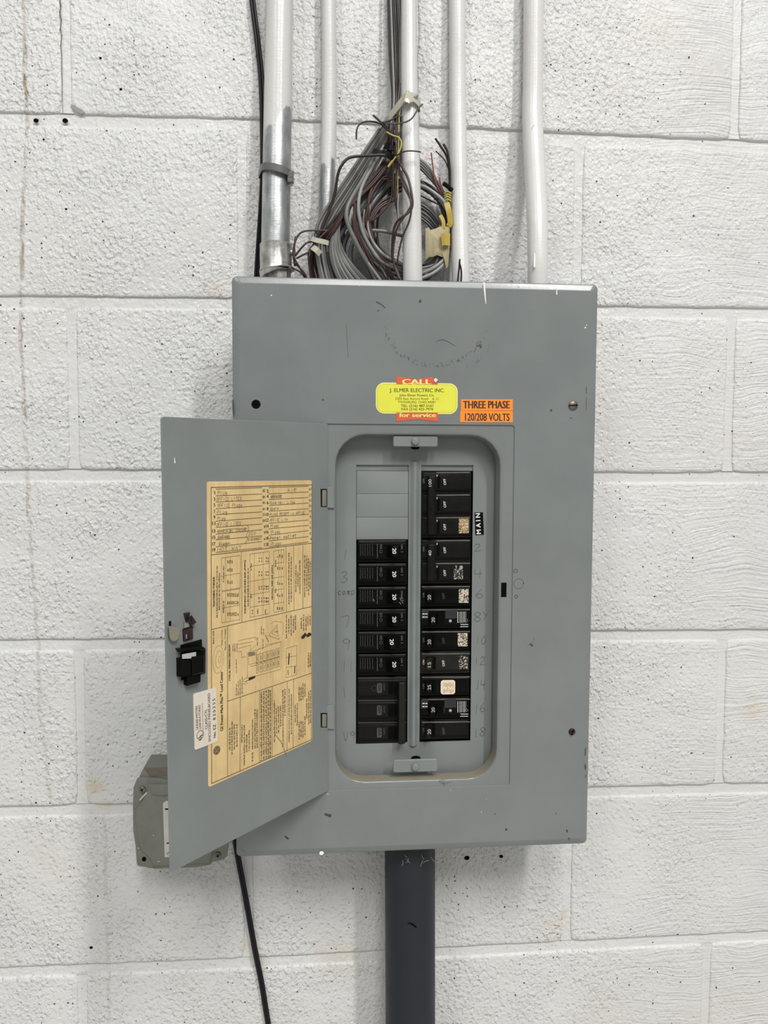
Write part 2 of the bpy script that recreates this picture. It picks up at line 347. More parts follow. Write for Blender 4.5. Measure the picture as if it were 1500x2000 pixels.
M_WPAINT = plain('white_paint_drip', (.80, .80, .78), .35)
M_STEEL = metal('zinc_steel', (.36, .36, .34), (.55, .54, .51), .36)
M_CAST = metal('cast_zinc', (.30, .29, .27), (.62, .61, .58), .33)
M_BOX = plain('grey_cast_box', (.185, .19, .16), .5, .2, var=.22, scale=70, bump=.25)
M_BOXSCREW = metal('grey_box_screw', (.10, .10, .085), (.24, .24, .21), .4, .5)
M_KHAKI = plain('khaki_plated_steel', (.26, .25, .185), .45, .3)
M_BLUED = metal('dark_blued_steel', (.018, .014, .013), (.07, .045, .04), .3, .6)
M_PVC = plain('dark_grey_pvc', (.018, .020, .026), .5, var=.25, scale=45, bump=.1, spec=.3)
M_DUST = plain('dusty_grey_fitting', (.20, .20, .18), .8, var=.3)
M_YEL = plain('yellow_sticker', (.70, .70, .055), .5, var=.06, scale=120)
M_YEL2 = plain('pale_yellow_border', (.80, .74, .22), .5, var=.05)
M_RED = plain('orange_red_sticker', (.62, .10, .035), .55, var=.08)
M_ORANGE = plain('orange_label', (.88, .25, .018), .5, var=.06, scale=90)
M_PAPER = paper_mat('tan_paper', (.72, .53, .26), (.60, .43, .20))
M_UL = paper_mat('cream_sticker', (.72, .65, .55), (.63, .56, .46), .3)
M_GOLD = plain('worn_gold_sticker', (.42, .27, .10), .5, var=.6, scale=260)
M_CREAM = plain('cream_sticker_small', (.72, .62, .47), .5, var=.1, scale=200)
M_GREYW = [plain('grey_cable', c, .30, var=.14) for c in ((.150, .150, .145), (.072, .072, .073), (.27, .268, .255), (.024, .024, .026))]
M_BRNW = [plain('brown_wire', c, .42, var=.2) for c in ((.048, .024, .020), (.024, .013, .011), (.055, .025, .021))]
M_YELW = plain('yellow_wire', (.50, .42, .09), .45); M_REDW = plain('red_wire', (.30, .05, .06), .45)
M_TAPE = paper_mat('old_masking_tape', (.44, .38, .235), (.34, .28, .15), 1.4); M_TAPEY = plain('yellow_tape', (.42, .30, .035), .5, var=.3, scale=80)
M_BTAPE = plain('black_tape', (.004, .004, .004), .3, spec=.2)
M_NYLON = plain('yellowed_nylon', (.47, .44, .35), .4, var=.15); M_TIE = plain('grey_cable_tie', (.12, .12, .115), .35)

# ------------------------------------------------------------------ wall of painted blocks
rnd = random.Random(4)
JH = {0: [(0, 230), (483, 242), (1063, 266), (1500, 286)], 1: [(0, 588), (450, 592), (1165, 607), (1500, 612)], 2: [(0, 928), (310, 928), (1160, 932), (1500, 932)],
      3: [(0, 1261), (315, 1258), (1157, 1242), (1500, 1239)], 4: [(0, 1587), (255, 1580), (1160, 1547), (1500, 1539)], 5: [(0, 1901), (500, 1881), (870, 1861), (1500, 1829)]}
JW = {j: sorted(((at(x, y, 0)[0], at(x, y, 0)[2]) for x, y in v)) for j, v in JH.items()}
def joint_z(j, x):
    if j not in JW: return -8.0 * j
    P = JW[j]; return float(np.interp(x, [p[0] for p in P], [p[1] for p in P]))
VX = {(0, 0): (128, 120), (0, 2): (1439, 130), (1, 0): (473, 400), (1, 1): (1130, 430), (2, 0): (142, 750), (2, 2): (1426, 770), (4, 0): (157, 1430), (4, 2): (1408, 1400), (5, 0): (485, 1800), (5, 1): (1109, 1700), (6, 0): (160, 1930), (6, 2): (1380, 1920)}
def head_x(r, i):
    if (r, i) in VX: return at(*VX[r, i], 0)[0]
    return 16.0 * i + (8.0 if r % 2 else 0.0)
BH, HHW = .25, .19
wm = Mesh()
wall_pl = Plane((0, 0, 0), (1, 0, 0), (0, 0, 1), (0, -1, 0))
wm.add([(-220, .13, -ZF), (240, .13, -ZF), (240, .13, 34), (-220, .13, 34), (-220, 4, -ZF), (240, 4, -ZF), (240, 4, 34), (-220, 4, 34)], [[0, 1, 2, 3], [5, 4, 7, 6], [4, 0, 3, 7], [1, 5, 6, 2], [3, 2, 6, 7], [4, 5, 1, 0]])
for r in range(-2, 10):
    for i in range(-2, 5):
        x = head_x(r, i); zt, zb = joint_z(r - 1, x) - BH - .05, joint_z(r, x) + BH + .05
        wm.add([(x - .3, .075, zb), (x + .3, .075, zb), (x + .3, .075, zt), (x - .3, .075, zt)], [[0, 1, 2, 3]])
wall = wm.build('wall_back', M_MORTAR); wall['kind'] = 'structure'
for r in range(-2, 10):
    for i in range(-2, 4):
        x0, x1 = head_x(r, i) + HHW, head_x(r, i + 1) - HHW
        nl, nv = 26, 12
        jit = lambda a: noise.noise(Vector((a * 1.7, r * 9.1, i * 5.3))) * .045
        top = [(x0 + (x1 - x0) * t, joint_z(r - 1, x0 + (x1 - x0) * t) - BH) for t in np.linspace(0, 1, nl + 1)]
        bot = [(x0 + (x1 - x0) * t, joint_z(r, x0 + (x1 - x0) * t) + BH) for t in np.linspace(1, 0, nl + 1)]
        lef = [(x0, bot[-1][1] + (top[0][1] - bot[-1][1]) * t) for t in np.linspace(0, 1, nv + 1)][1:-1]
        rig = [(x1, top[-1][1] + (bot[0][1] - top[-1][1]) * t) for t in np.linspace(0, 1, nv + 1)][1:-1]
        ol = [np.array(p) for p in (top + rig + bot + lef)[::-1]]
        ol = [p + np.array([jit(p[1] + 3), jit(p[0] + 7)]) for p in ol]
        for q in (top[0], top[-1], bot[0], bot[-1]):          # rounded arrises at the corners
            for kk, p in enumerate(ol):
                if np.linalg.norm(p - np.array(q)) < .09: ol[kk] = p + (np.array([(x0 + x1) / 2, (top[0][1] + bot[0][1]) / 2]) - p) * np.array([.010, .02])
        m = Mesh(); dy = rnd.uniform(-.015, .015)
        m.loops([[wall_pl.pt(*p, w + dy) for p in inset(ol, d)] for d, w in ((-.03, -.2), (0.0, -.085), (.03, -.04), (.075, -.016), (.14, -.005), (.24, 0.0))], cap1=True)
        o = m.build('block', M_WALL, wall, smooth=50)
fl = Mesh(); fl.add([(-220, .13, -ZF), (240, .13, -ZF), (240, -420, -ZF), (-220, -420, -ZF), (-220, .13, -ZF - 3), (240, .13, -ZF - 3), (240, -420, -ZF - 3), (-220, -420, -ZF - 3)], [[0, 1, 2, 3], [4, 5, 6, 7], [0, 1, 5, 4], [2, 3, 7, 6], [1, 2, 6, 5], [3, 0, 4, 7]])
o = fl.build('floor', plain('concrete_floor', (.42, .41, .39), .7, var=.15, scale=6)); o['kind'] = 'structure'
# drilled holes, the crack and the old knocks in the wall are dark shapes laid on its face
for px, py, r in ((70, 235, 4.2), (127, 235, 4.6), (912, 1676, 5), (979, 1673, 3.8), (178, 1851, 3), (85, 272, 1.8), (236, 174, 2.4), (129, 408, 2), (196, 113, 2.2)):
    hm = Mesh(); c = at(px, py, -.012); rr = inch(r, 0)
    ring = lambda q, w: [wall_pl.pt(c[0] + rr * q * math.cos(a) * (1 + .25 * noise.noise(Vector((px, a, 1)))), c[2] + rr * q * .8 * math.sin(a), w) for a in [2 * math.pi * i / 12 for i in range(12)]]
    hm.loops([ring(1.15, -.02), ring(1, .018), ring(.8, .014)], k=0); hm.build('drill_hole', M_DARK, wall)
k = Mesh(); k.prism(wall_pl, [wall_pl.uv(*q) for q in ((138, 204), (146, 206), (158, 213), (166, 220), (160, 223), (150, 219), (142, 214))][::-1], -.1, .012); k.build('mortar_chip', plain('chip_recess_shade', (.30, .295, .28), .9, var=.3, scale=150), wall)  # grey patch: the shade inside the chipped recess is put into its colour
cm = Mesh(); cw = [wall_pl.uv(x, y) for x, y in ((117, 0), (119, 12), (117, 24), (120, 40), (118, 58), (121, 70), (119, 88), (121, 110), (121, 135), (122, 165), (122, 195), (123, 222))]
for k_, (a, b) in enumerate(zip(cw, cw[1:])): cm.ribbon(wall_pl, [a, b], .055 - .0035 * k_, .016)
cm.build('crack', plain('crack_shadow', (.13, .12, .10), .9), wall)['label'] = 'thin vertical crack beside a mortar joint'

# ------------------------------------------------------------------ panelboard frame of reference
D0 = -4.40
cs = [at(449, 536, D0), at(1164, 556, D0), at(1153, 1653, D0), at(464, 1672, D0)]
ctr = sum(cs) / 4; HW2 = ((cs[1] - cs[0])[0] + (cs[2] - cs[3])[0]) / 4; HH2 = ((cs[0] - cs[3])[2] + (cs[1] - cs[2])[2]) / 4
th = math.atan2((cs[1] + cs[2] - cs[0] - cs[3])[2], (cs[1] + cs[2] - cs[0] - cs[3])[0]) * .5 - .5 * math.atan2((cs[0] + cs[1] - cs[2] - cs[3])[0], (cs[0] + cs[1] - cs[2] - cs[3])[2])
PU, PV = np.array([math.cos(th), 0, math.sin(th)]), np.array([-math.sin(th), 0, math.cos(th)])
PP = Plane(ctr, PU, PV, (0, -1, 0))            # u right, v up, w out of the cover face
panel = empty('electrical_panel', ctr - HH2 * PV, 'open grey steel breaker panel with service stickers mounted on white block wall', 'electrical panel')
panel_axes = bpy.data.objects.new('panel_axes', None)   # texture space of the panel (centre of the cover)
VB = HH2                                        # panel origin is at the bottom edge, so v is shifted by HH2
sx, sz = PP.uv(850, 606)
M_GREY = paint_mat(panel, 'grey_enamel_cover', (.180, .195, .193), .24, [(sx, sz + VB, 2.32, .16, -2.9, -.25, .8), (sx - .45, sz + VB - .1, 2.05, .07, -2.6, -1.4, .5), (sx + .3, sz + VB, 2.55, .2, -1.25, -.45, .45)], PP.uv(800, 1522)[1] + VB)
M_GREY2 = paint_mat(panel, 'grey_enamel', (.193, .210, .206), .38, [])
bpy.data.objects.remove(panel_axes)

GAP = -.45                                       # the tub stands off the wall so the cable can pass behind it
def wy(y): return D0 - y                         # world depth y -> offset w from the cover face (w = D0 - y)
bx = Mesh(); bu, bv = HW2 - .45, HH2 - .42
R_ = lambda a, w: [PP.pt(*p, w) for p in rrect(-a[0], a[0], -a[1], a[1], .05, 2)]
bx.loops([R_((bu, bv), wy(GAP)), R_((bu, bv), -.75), R_((bu - .12, bv - .12), -.75), R_((bu - .12, bv - .12), wy(GAP) + .08)], cap0=True, cap1=True)
for su in (-1, 1):
    for sv in (-1, 1): bx.box(PP, su * (bu - 1.6) - .5, su * (bu - 1.6) + .5, sv * (bv - 2) - .5, sv * (bv - 2) + .5, wy(.03), wy(GAP) + .02)
bx.build('enclosure', M_GREY2, panel, smooth=30)
# cover with rolled edge, door recess and rounded opening
fu0, fv1 = PP.uv(634, 828); fu1, fv0 = PP.uv(995, 1534)
ou0, ov1 = PP.uv(655, 848); ou1, ov0 = PP.uv(970, 1521)
REC, DEEP = -.055, -.95
cv = Mesh()
def RL(e, w, r): return [PP.pt(*p, w) for p in rrect(-HW2 + e, HW2 - e, -HH2 + e, HH2 - e, r)]
def RO(e, w): return [PP.pt(*p, w) for p in rrect(ou0 - e, ou1 + e, ov0 - e, ov1 + e, 1.30 + e)]
cv.loops([RL(0, -1.0, .22), RL(0, -.15, .22), RL(.015, -.11, .22), RL(.06, -.073, .2), RL(.27, -.018, .12), RL(.33, 0, .1),
          [PP.pt(*p, 0) for p in rrect(fu0 - .02, fu1 + .02, fv0 - .02, fv1 + .02, .14)], [PP.pt(*p, REC) for p in rrect(fu0 + .01, fu1 - .01, fv0 + .01, fv1 - .01, .12)],
          RO(.16, REC), RO(.06, REC - .015), RO(.012, REC - .05), RO(-.01, REC - .11), RO(-.03, REC - .25), RO(-.06, -.66), RO(-.052, -.69)], cap1=False)
co_ = cv.build('cover', M_GREY, panel, smooth=28); wn = co_.modifiers.new('normals', 'WEIGHTED_NORMAL'); wn.keep_sharp = True; wn.weight = 100
# dead front with the two breaker windows
def du(px): return PP.uv(px, 1180, DEEP)[0]
def dv(py, px=808): return PP.uv(px, py, DEEP)[1]
us = [ou0 - .12, du(695.5), du(797), du(821), du(921.5), ou1 + .12]; vs = [ov0 - .12, dv(1450), dv(908), ov1 + .12]
df = Mesh()
for i in range(5):
    for j in range(3):
        if j == 1 and i in (1, 3): continue
        df.add([PP.pt(us[a], vs[b], DEEP) for a, b in ((i, j), (i + 1, j), (i + 1, j + 1), (i, j + 1))], [[0, 1, 2, 3]])
for i in (1, 3):
    q = [(us[i], vs[1]), (us[i + 1], vs[1]), (us[i + 1], vs[2]), (us[i], vs[2])]
    df.loops([[PP.pt(*p, DEEP) for p in q], [PP.pt(*p, DEEP - .09) for p in q]], cap1=False)
dead = df.build('dead_front', M_GREY2, panel)
rb = Mesh(); c0, c1 = dv(902), dv(1455); cu_ = du(808.5)
rr = [(x, .075 * (1 + math.cos(math.pi * x / .25))) for x in np.linspace(-.25, .25, 15)]
rings = []
for t in np.linspace(0, 1, 7): rings.append((c0 - .23 * (1 - math.sin(t * math.pi / 2)) * 0 - .23 * (1 - t), math.sin(math.acos(max(0, min(1, 1 - t))))))
for t in np.linspace(1, 0, 7): rings.append((c1 + .23 * (1 - t), math.sin(math.acos(max(0, min(1, 1 - t))))))
rb.loops([[PP.pt(cu_ + x * (.05 + .95 * s_), v, DEEP + .002 + h * s_) for x, h in rr] for v, s_ in rings], cap1=False, closed=False)
rb.build('centre_rib', M_GREY2, panel, smooth=60)
for (y0, y1) in ((920, 965), (965, 1010), (1010, 1054)):
    k = Mesh(); k.prism(PP, rrect(us[1] + .012, us[2] - .012, dv(y1) + .003, dv(y0) - .003, .03, 2), DEEP - .1, DEEP - .02, .022, r=3)
    k.build('filler_plate', M_GREY2, panel, smooth=30)
for a in (1, 3): k = Mesh(); k.box(PP, us[a] - .1, us[a + 1] + .1, dv(920) + .012, dv(905), DEEP - .16, DEEP - .1); k.build('window_strip', M_GREY2, panel)
k = Mesh(); k.box(PP, ou0 - .1, ou1 + .1, ov0, ov1, DEEP - .9, DEEP - .75); k.build('inner_pan', M_DARK, panel)
for (y0, y1, ky) in ((851, 873, 862), (1485, 1507, 1499)):
    wt = REC - .12
    a, b = PP.uv(768, y0, wt), PP.uv(855, y1, wt)
    t = Mesh(); t.prism(PP, rrect(a[0], b[0], b[1], a[1], .09, 3), wt - .10, wt, .03)
    to = t.build('retaining_tab', M_GREY2, panel, smooth=40)
    c = PP.uv(811.5, ky, wt + .1); kb = Mesh(); cir = [(c[0] + .165 * math.cos(q), c[1] + .165 * math.sin(q)) for q in np.linspace(0, 2 * math.pi, 21)[:-1]]
    kb.prism(PP, cir, wt - .02, wt + .13, .05, r=3); kb.build('retaining_screw', M_GREY2, to, smooth=40)
k = Mesh(); c = PP.uv(812, 1481, DEEP + .01); k.disc(PP, c, .22, .12, DEEP + .012); k.build('tab_hole', M_DARK, panel)
k = Mesh(); c = PP.uv(811, 874, DEEP + .01); k.disc(PP, c, .2, .09, DEEP + .012); k.build('tab_hole', M_DARK, panel)
# latch slot, cover screws and the empty screw hole
k = Mesh(); a, b = PP.uv(979, 1138, REC), PP.uv(989, 1166, REC); k.box(PP, a[0], b[0], b[1], a[1], REC - .05, REC + .006); k.build('latch_slot', M_DARK, panel)
for px, py, ang in ((1119, 792, .05), (1117, 1429, 1.2)):
    c = PP.uv(px, py); m = Mesh(); R0 = .205 if py < 1000 else .15
    m.loops([[PP.pt(c[0] + R0 * q * math.cos(a), c[1] + R0 * q * math.sin(a), w) for a in np.linspace(0, 2 * math.pi, 21)[:-1]] for q, w in ((1, -.01), (.97, .04), (.75, .075), (.3, .088))], k=0)
    for s_ in (-1, 1): pass
    dq = np.array([math.cos(ang), math.sin(ang)]); m.ribbon(PP, [c - dq * R0 * .85, c + dq * R0 * .85], .05, .092, 1)
    m.build('cover_screw', [M_BLUED if py > 1000 else metal('brown_steel_screw', (.10, .09, .07), (.2, .18, .14), .4), M_DARK], panel, smooth=40)
m = Mesh(); c = PP.uv(500, 789.5)
m.loops([[PP.pt(c[0] + q * math.cos(a), c[1] + q * math.sin(a), w) for a in np.linspace(0, 2 * math.pi, 19)[:-1]] for q, w in ((.19, .004), (.165, .008), (.15, .002))], k=0)
m.build('empty_screw_hole', [M_DARK], panel)
# paint drips and knocks on the cover
def drip(pl, px, py0, py1, wt, wb, name, par):
    a, b = pl.uv(px[0], py0), pl.uv(px[1], py1); m = Mesh(); L = []
    for t in np.linspace(0, 1, 7):
        c = a + (b - a) * t; hw = (wt + (wb - wt) * t) * (1 if t < .95 else .6) / 2
        L.append([pl.pt(c[0] - hw, c[1], .004), pl.pt(c[0] - hw * .5, c[1], .004 + hw * .5), pl.pt(c[0] + hw * .5, c[1], .004 + hw * .5), pl.pt(c[0] + hw, c[1], .004)])
    m.loops(L, cap0=False, cap1=False, closed=False); return m.build(name, M_WPAINT, par, smooth=60)
drip(PP, (945, 949), 552, 594, .10, .035, 'paint_drip', panel); drip(PP, (1087, 1087.5), 562, 576, .03, .06, 'paint_drip', panel)
k = Mesh()
for px, py, r in ((1143, 640, .035), (1145.5, 635, .025), (1014, 558, .025), (1070, 560, .02), (530, 577, .03), (640, 1551, .02), (940, 1586, .02), (950, 1560, .012), (628, 1666, .1), (702, 558, .015), (880, 1543, .015)):
    k = Mesh(); k.disc(PP, PP.uv(px, py), r, r * .9, .006, n=10); k.build('paint_speck', M_WPAINT, panel)
M_SCUFF = plain('scuff', (.05, .047, .042), .7)
def SC(w, *p):
    k = Mesh(); q = spline([PP.uv(*a) for a in p], 6); n = len(q); L = []
    for i, a in enumerate(q):
        t = q[min(i + 1, n - 1)] - q[max(i - 1, 0)]; t /= np.linalg.norm(t) + 1e-9; h = .5 * w * (.15 + math.sin(math.pi * (i + .5) / n) ** .6) * (1 + .35 * noise.noise(Vector((a[0] * 9, a[1] * 9, 2))))
        L.append([PP.pt(a[0] + t[1] * h, a[1] - t[0] * h, .006), PP.pt(a[0] - t[1] * h, a[1] + t[0] * h, .006)])
    k.loops(L, cap1=False, closed=False); k.build('scuff_mark', M_SCUFF, panel)
SC(.05, (734, 589), (744, 594)); SC(.04, (744, 594), (753, 602)); SC(.10, (634, 1590), (641, 1592)); SC(.14, (641, 1592), (647, 1594)); SC(.07, (556, 1633), (564, 1639)); SC(.012, (676, 628), (678, 665), (680, 700)); SC(.09, (819, 591), (822, 586)); SC(.06, (941, 722 - 45), (937, 679)); SC(.05, (930, 676), (941, 674)); SC(.02, (851, 668), (866, 664), (890, 676)); SC(.025, (1145, 755), (1145, 770)); SC(.02, (1145, 775), (1145, 800)); SC(.03, (1144, 1460), (1143, 1476)); SC(.035, (1143, 1492), (1144, 1503)); SC(.025, (1145, 1512), (1144, 1518)); SC(.07, (1035, 1257), (1041, 1262)); SC(.09, (988, 1618), (989, 1622)); SC(.06, (738, 606), (740, 608)); SC(.08, (1075, 803), (1078, 800)); SC(.03, (1113, 818), (1117, 815)); SC(.06, (630, 779), (632, 783)); SC(.06, (1107, 1620), (1108, 1626)); SC(.05, (1110, 1636), (1113, 1640)); SC(.07, (967, 1589), (966, 1590)); SC(.07, (1085, 1588), (1086, 1589)); SC(.06, (455, 780), (456, 812)); SC(.015, (870, 1522), (858, 1525), (868, 1530), (884, 1525)); SC(.012, (866, 1526), (868, 1536))
k = Mesh(); c = PP.uv(478, 1660); k.disc(PP, c, .09, .06, -.012); k.build('rust_spot', plain('rust', (.17, .07, .02), .8), panel)
# stickers on the cover
def quad_uv(pl, w, *p): return [pl.uv(x, y, w) for x, y in p]
st = Mesh()
a, b = PP.uv(734, 747), PP.uv(893.5, 809)
st.prism(PP, rrect(a[0], b[0], b[1], a[1], .36, 6), 0.0, .012, k=1); e = .055
st.prism(PP, rrect(a[0] + e, b[0] - e, b[1] + e, a[1] - e, .31, 6), .005, .0135, k=4); e = .068
st.prism(PP, rrect(a[0] + e, b[0] - e, b[1] + e, a[1] - e, .30, 6), .005, .015, k=0)
st.prism(PP, quad_uv(PP, 0, (774, 735), (815, 741), (845, 736), (847, 741), (855, 748), (855, 751), (774, 751)), 0, .017, k=2)
st.prism(PP, quad_uv(PP, 0, (774, 806), (855, 806), (855, 823), (815, 819), (774, 823)), 0, .017, k=2)
st.prism(PP, quad_uv(PP, 0, (847, 741), (851, 738.5), (855, 742), (851, 747), (848, 745)), 0, .05, k=5)
def T(M, s, A, B, h, bold=0.0, k=3, pl=PP, w=.017): M.text(pl, s, pl.uv(*A, w), pl.uv(*B, w), h, w, bold, k)
T(st, 'CALL', (786, 750), (842, 750.3), .20, .035, 1, w=.0185); T(st, 'for service', (780, 814.5), (851, 814.5), .17, .03, 1, w=.0185)
for x in (786.5, 804, 819, 832):                # slab serifs of the red ribbon's lettering
    q = PP.uv(x, 750.5); st.box(PP, q[0], q[0] + .2, q[1], q[1] + .03, .0185, .019, k=1)
T(st, 'J. ELMER ELECTRIC INC.', (761, 765.5), (868, 766), .155, .012); T(st, 'John Elmer Powers Co.', (780, 774), (848, 774.3), .10, .012)
T(st, '2305 East Aurora Road', (772, 781), (836, 781), .10, 0); T(st, 'A 11', (844, 781.3), (856, 781.3), .10, 0); T(st, 'TWINSBURG, OHIO 44087', (777, 787.5), (851, 787.8), .10, 0)
T(st, 'TEL: (216) 487-5161', (783, 795), (846, 795), .11, .014); T(st, 'FAX (216) 425-7970', (784, 801.5), (846, 801.5), .10, .014)
st.build('service_sticker', [M_YEL, M_YEL2, M_RED, M_BLACK_INK, plain('green_line', (.30, .32, .03), .5), M_WHITE_INK], panel)['label'] = 'yellow and red call for service sticker'
st = Mesh()
st.prism(PP, quad_uv(PP, 0, (900, 780), (1001.5, 780), (1001.5, 802), (900, 802)), 0, .012, .003, k=0); st.prism(PP, quad_uv(PP, 0, (899, 802.4), (1001.5, 803), (1001.5, 825), (898.5, 824.5)), 0, .012, .003, k=0)
T(st, 'THREE PHASE', (905, 797.5), (995, 797.5), .31, .04, 1); T(st, '120/208 VOLTS', (908.5, 821.5), (995, 822), .31, .026, 1)
st.build('voltage_label', [M_ORANGE, M_BLACK_INK], panel)['label'] = 'orange three phase voltage label'
st = Mesh(); st.prism(PP, quad_uv(PP, DEEP, (927, 1001), (943, 1000.5), (945, 1044), (928.5, 1045)), DEEP, DEEP + .03, .008, k=0)
T(st, 'M A I N', (939.5, 1042.5), (937.5, 1002.5), .20, .03, 1, w=DEEP + .032); st.build('main_label', [M_BLACK, M_WHITE_INK], panel)['label'] = 'black embossed tape reading MAIN'
# pencilled circuit numbers
PN = random.Random(7)
def pencil(t, A, B, hpx, wd_=.024, pl=PP, w=DEEP + .006, name='pencil_number', mat=None):
    m = Mesh(); hand(m, pl, t, pl.uv(*A, w), pl.uv(*B, w), inch(hpx, D0 + .7), wd_, w, rnd=PN); return m.build(name, mat or M_PENCIL, panel)
for a in (('1', (669, 1092), (682, 1092), 20), ('3', (666, 1138), (684, 1137), 22), ('comp', (660, 1161), (695, 1161), 11), ('7', (666, 1226), (686, 1224), 22), ('9', (668, 1268), (688, 1268), 22), ('11', (668, 1312), (692, 1310), 20), ('1', (668, 1362), (680, 1360), 20), ('V9', (670, 1447), (696, 1446), 18), ('2', (928, 1076), (944, 1074), 14), ('4', (928, 1130), (946, 1128), 19), ('6', (930, 1168), (948, 1167), 18), ('8Y', (926, 1214), (958, 1212), 19), ('10', (928, 1258), (952, 1258), 17), ('12', (926, 1298), (950, 1297), 16), ('14', (928, 1346), (950, 1346), 19), ('16', (926, 1393), (950, 1391), 19), ('18', (924, 1440), (950, 1438), 18)): pencil(*a)
k = Mesh()
for px, py, r in ((1013, 1140, 10), (1007, 1115, 3.5), (1008, 1165, 3)):
    c = PP.uv(px, py); q = [c + inch(r, D0) * np.array([math.cos(a), math.sin(a)]) for a in np.linspace(0, 6.5, 22)]; k = Mesh(); k.ribbon(PP, q, .02, .006); k.build('pencil_circle', M_PENCIL, panel)
k = Mesh(); k.ribbon(PP, [PP.uv(*p) for p in ((1043, 1245), (1042, 1252), (1036, 1258), (1030, 1262))], .015, .006); k.build('pencil_stroke', M_PENCIL, panel)

# ------------------------------------------------------------------ door, swung open to the left
hA, hB = at(640, 828, D0 - .02), at(640.5, 1545, D0 - .02)
oA, oB = at(312.5, 813.5, -10.42), at(335, 1706, -10.42)
dV = hA - hB; dV /= np.linalg.norm(dV); dU = (hA - oA + hB - oB); dU -= dV * (dU @ dV); dU /= np.linalg.norm(dU); dN = np.cross(dU, dV)
if dN @ (CAM - hA) < 0: dN = -dN
DP = Plane(hB, dU, dV, dN)                      # u runs from the free edge (negative) to the hinge (0)
def fitd(p): q = p - DP.o; return np.array([q @ dU, q @ dV])
q1, q2 = fitd(oA), fitd(oB); q3, q4 = fitd(hB), fitd(hA)
dm = Mesh(); ol = [q2 + np.array([0, 0]), q3, q4, q1 + np.array([.12, 0]), q1 + np.array([.03, -.03]), q1 + np.array([0, -.12])]
dm.prism(DP, ol, -.05, 0.0, .012, cap0=True)
for (p, q) in ((q1, q4), (q2, q3)):   # returned edges behind the sheet
    d = (q - p) / np.linalg.norm(q - p); n = np.array([-d[1], d[0]]); c = (q3 + q1) / 2; n = n if n @ (c - p) > 0 else -n
    dm.prism(DP, [p + d * .35 + n * .005, q - d * .35 + n * .005, q - d * .35 + n * .05, p + d * .35 + n * .05], -.32, -.05, cap0=True)
door = dm.build('door', M_GREY2, panel, smooth=25)
for (y0, y1, z0, z1) in ((955, 990, 950, 993), (1393, 1421, 1377, 1425)):
    m = Mesh()
    m.prism(DP, quad_uv(DP, .04, (627.5, y0), (640, y0), (640, y1), (628, y1)), -.02, .012, k=1)
    m.prism(DP, quad_uv(DP, .04, (630, y0 + 2), (638, y0 + 2), (638, y1 - 1), (630, y1 - 1)), 0, .05, .03, k=0, r=2)
    m.prism(PP, quad_uv(PP, .03, (638.5, z0 + 2), (652, z0), (652.5, z1), (638, z1 - 1)), REC - .01, .035, .02, k=2)
    m.build('hinge', [M_KHAKI, M_DARK, M_GREY2], door, smooth=40)
# latch hardware on the free side of the door
zL = lambda X, Y: (310 + X / 11.76, 1180 + Y / 11.76)
lq = lambda w, *p: [DP.uv(*zL(*q), w) for q in p]
m = Mesh(); m.prism(DP, lq(0, (230, 395), (285, 385), (285, 500), (270, 770), (230, 770)), -.01, .006, k=1)
P_ = lq(.15, (245, 500), (492, 555), (488, 680), (460, 790), (400, 850), (330, 865), (285, 820), (262, 760)); m.prism(DP, P_, .10, .16, .02, k=0); m.prism(DP, lq(0, (235, 500), (275, 505), (275, 760), (240, 760)), 0, .13, k=0)
m.build('latch_tongue', [M_KHAKI, M_DARK], door, smooth=40)
m = Mesh(); m.prism(DP, lq(0, (565, 210), (680, 180), (720, 300), (590, 330)), 0, .1, .02); m.prism(DP, lq(.2, (690, 290), (740, 215), (880, 420), (760, 500), (690, 400)), .0, .22, .04); m.prism(DP, lq(.08, (590, 420), (700, 410), (700, 520), (590, 550)), 0, .12, .02, k=1)
m.prism(DP, lq(.05, (560, 580), (775, 505), (780, 790), (575, 850)), 0, .11, .03); m.prism(DP, lq(.1, (610, 700), (640, 690), (640, 790), (615, 795)), .1, .13, k=1)
m.build('latch_spring', [M_BLUED, M_STEEL], door, smooth=40)
m = Mesh(); m.prism(DP, lq(0, (497, 935), (975, 805), (980, 1000), (1060, 1010), (1055, 1580), (510, 1745)), -.01, .05, .01)
a_ = lq(.35, (545, 1260), (760, 1240), (760, 1630), (550, 1690)); m.prism(DP, a_, 0, .36, .05)
m.prism(DP, lq(.42, (770, 1215), (1058, 1165), (1058, 1580), (780, 1640)), 0, .44, .05); m.prism(DP, lq(.3, (500, 1040), (980, 960), (1062, 1000), (1062, 1060), (545, 1110)), 0, .32, .04)
m.prism(DP, lq(.2, (860, 1080), (1058, 1050), (1058, 1190), (860, 1210)), 0, .22, .02)
m.prism(DP, lq(.25, (672, 1640), (975, 1590), (968, 1795), (676, 1882)), 0, .26, .03)
ho = m.build('latch_handle', M_BLACK, door, smooth=30)
m = Mesh(); m.prism(DP, lq(.37, (545, 1155), (858, 1100), (858, 1215), (760, 1245), (545, 1255)), .345, .37); m.build('latch_plate', plain('pale_grey_plastic', (.42, .42, .40), .5), ho)
drip(DP, (341, 341.5), 893, 905, .012, .055, 'paint_drip', door)
k = Mesh(); a, b = DP.uv(323.3, 1205, -.05), DP.uv(326, 1348, -.05); k.prism(DP, [a + (.03, 0), b + (.03, 0), b + (.1, 0), a + (.1, 0)], -.1, -.03); k.build('latch_back', M_BLACK, door)
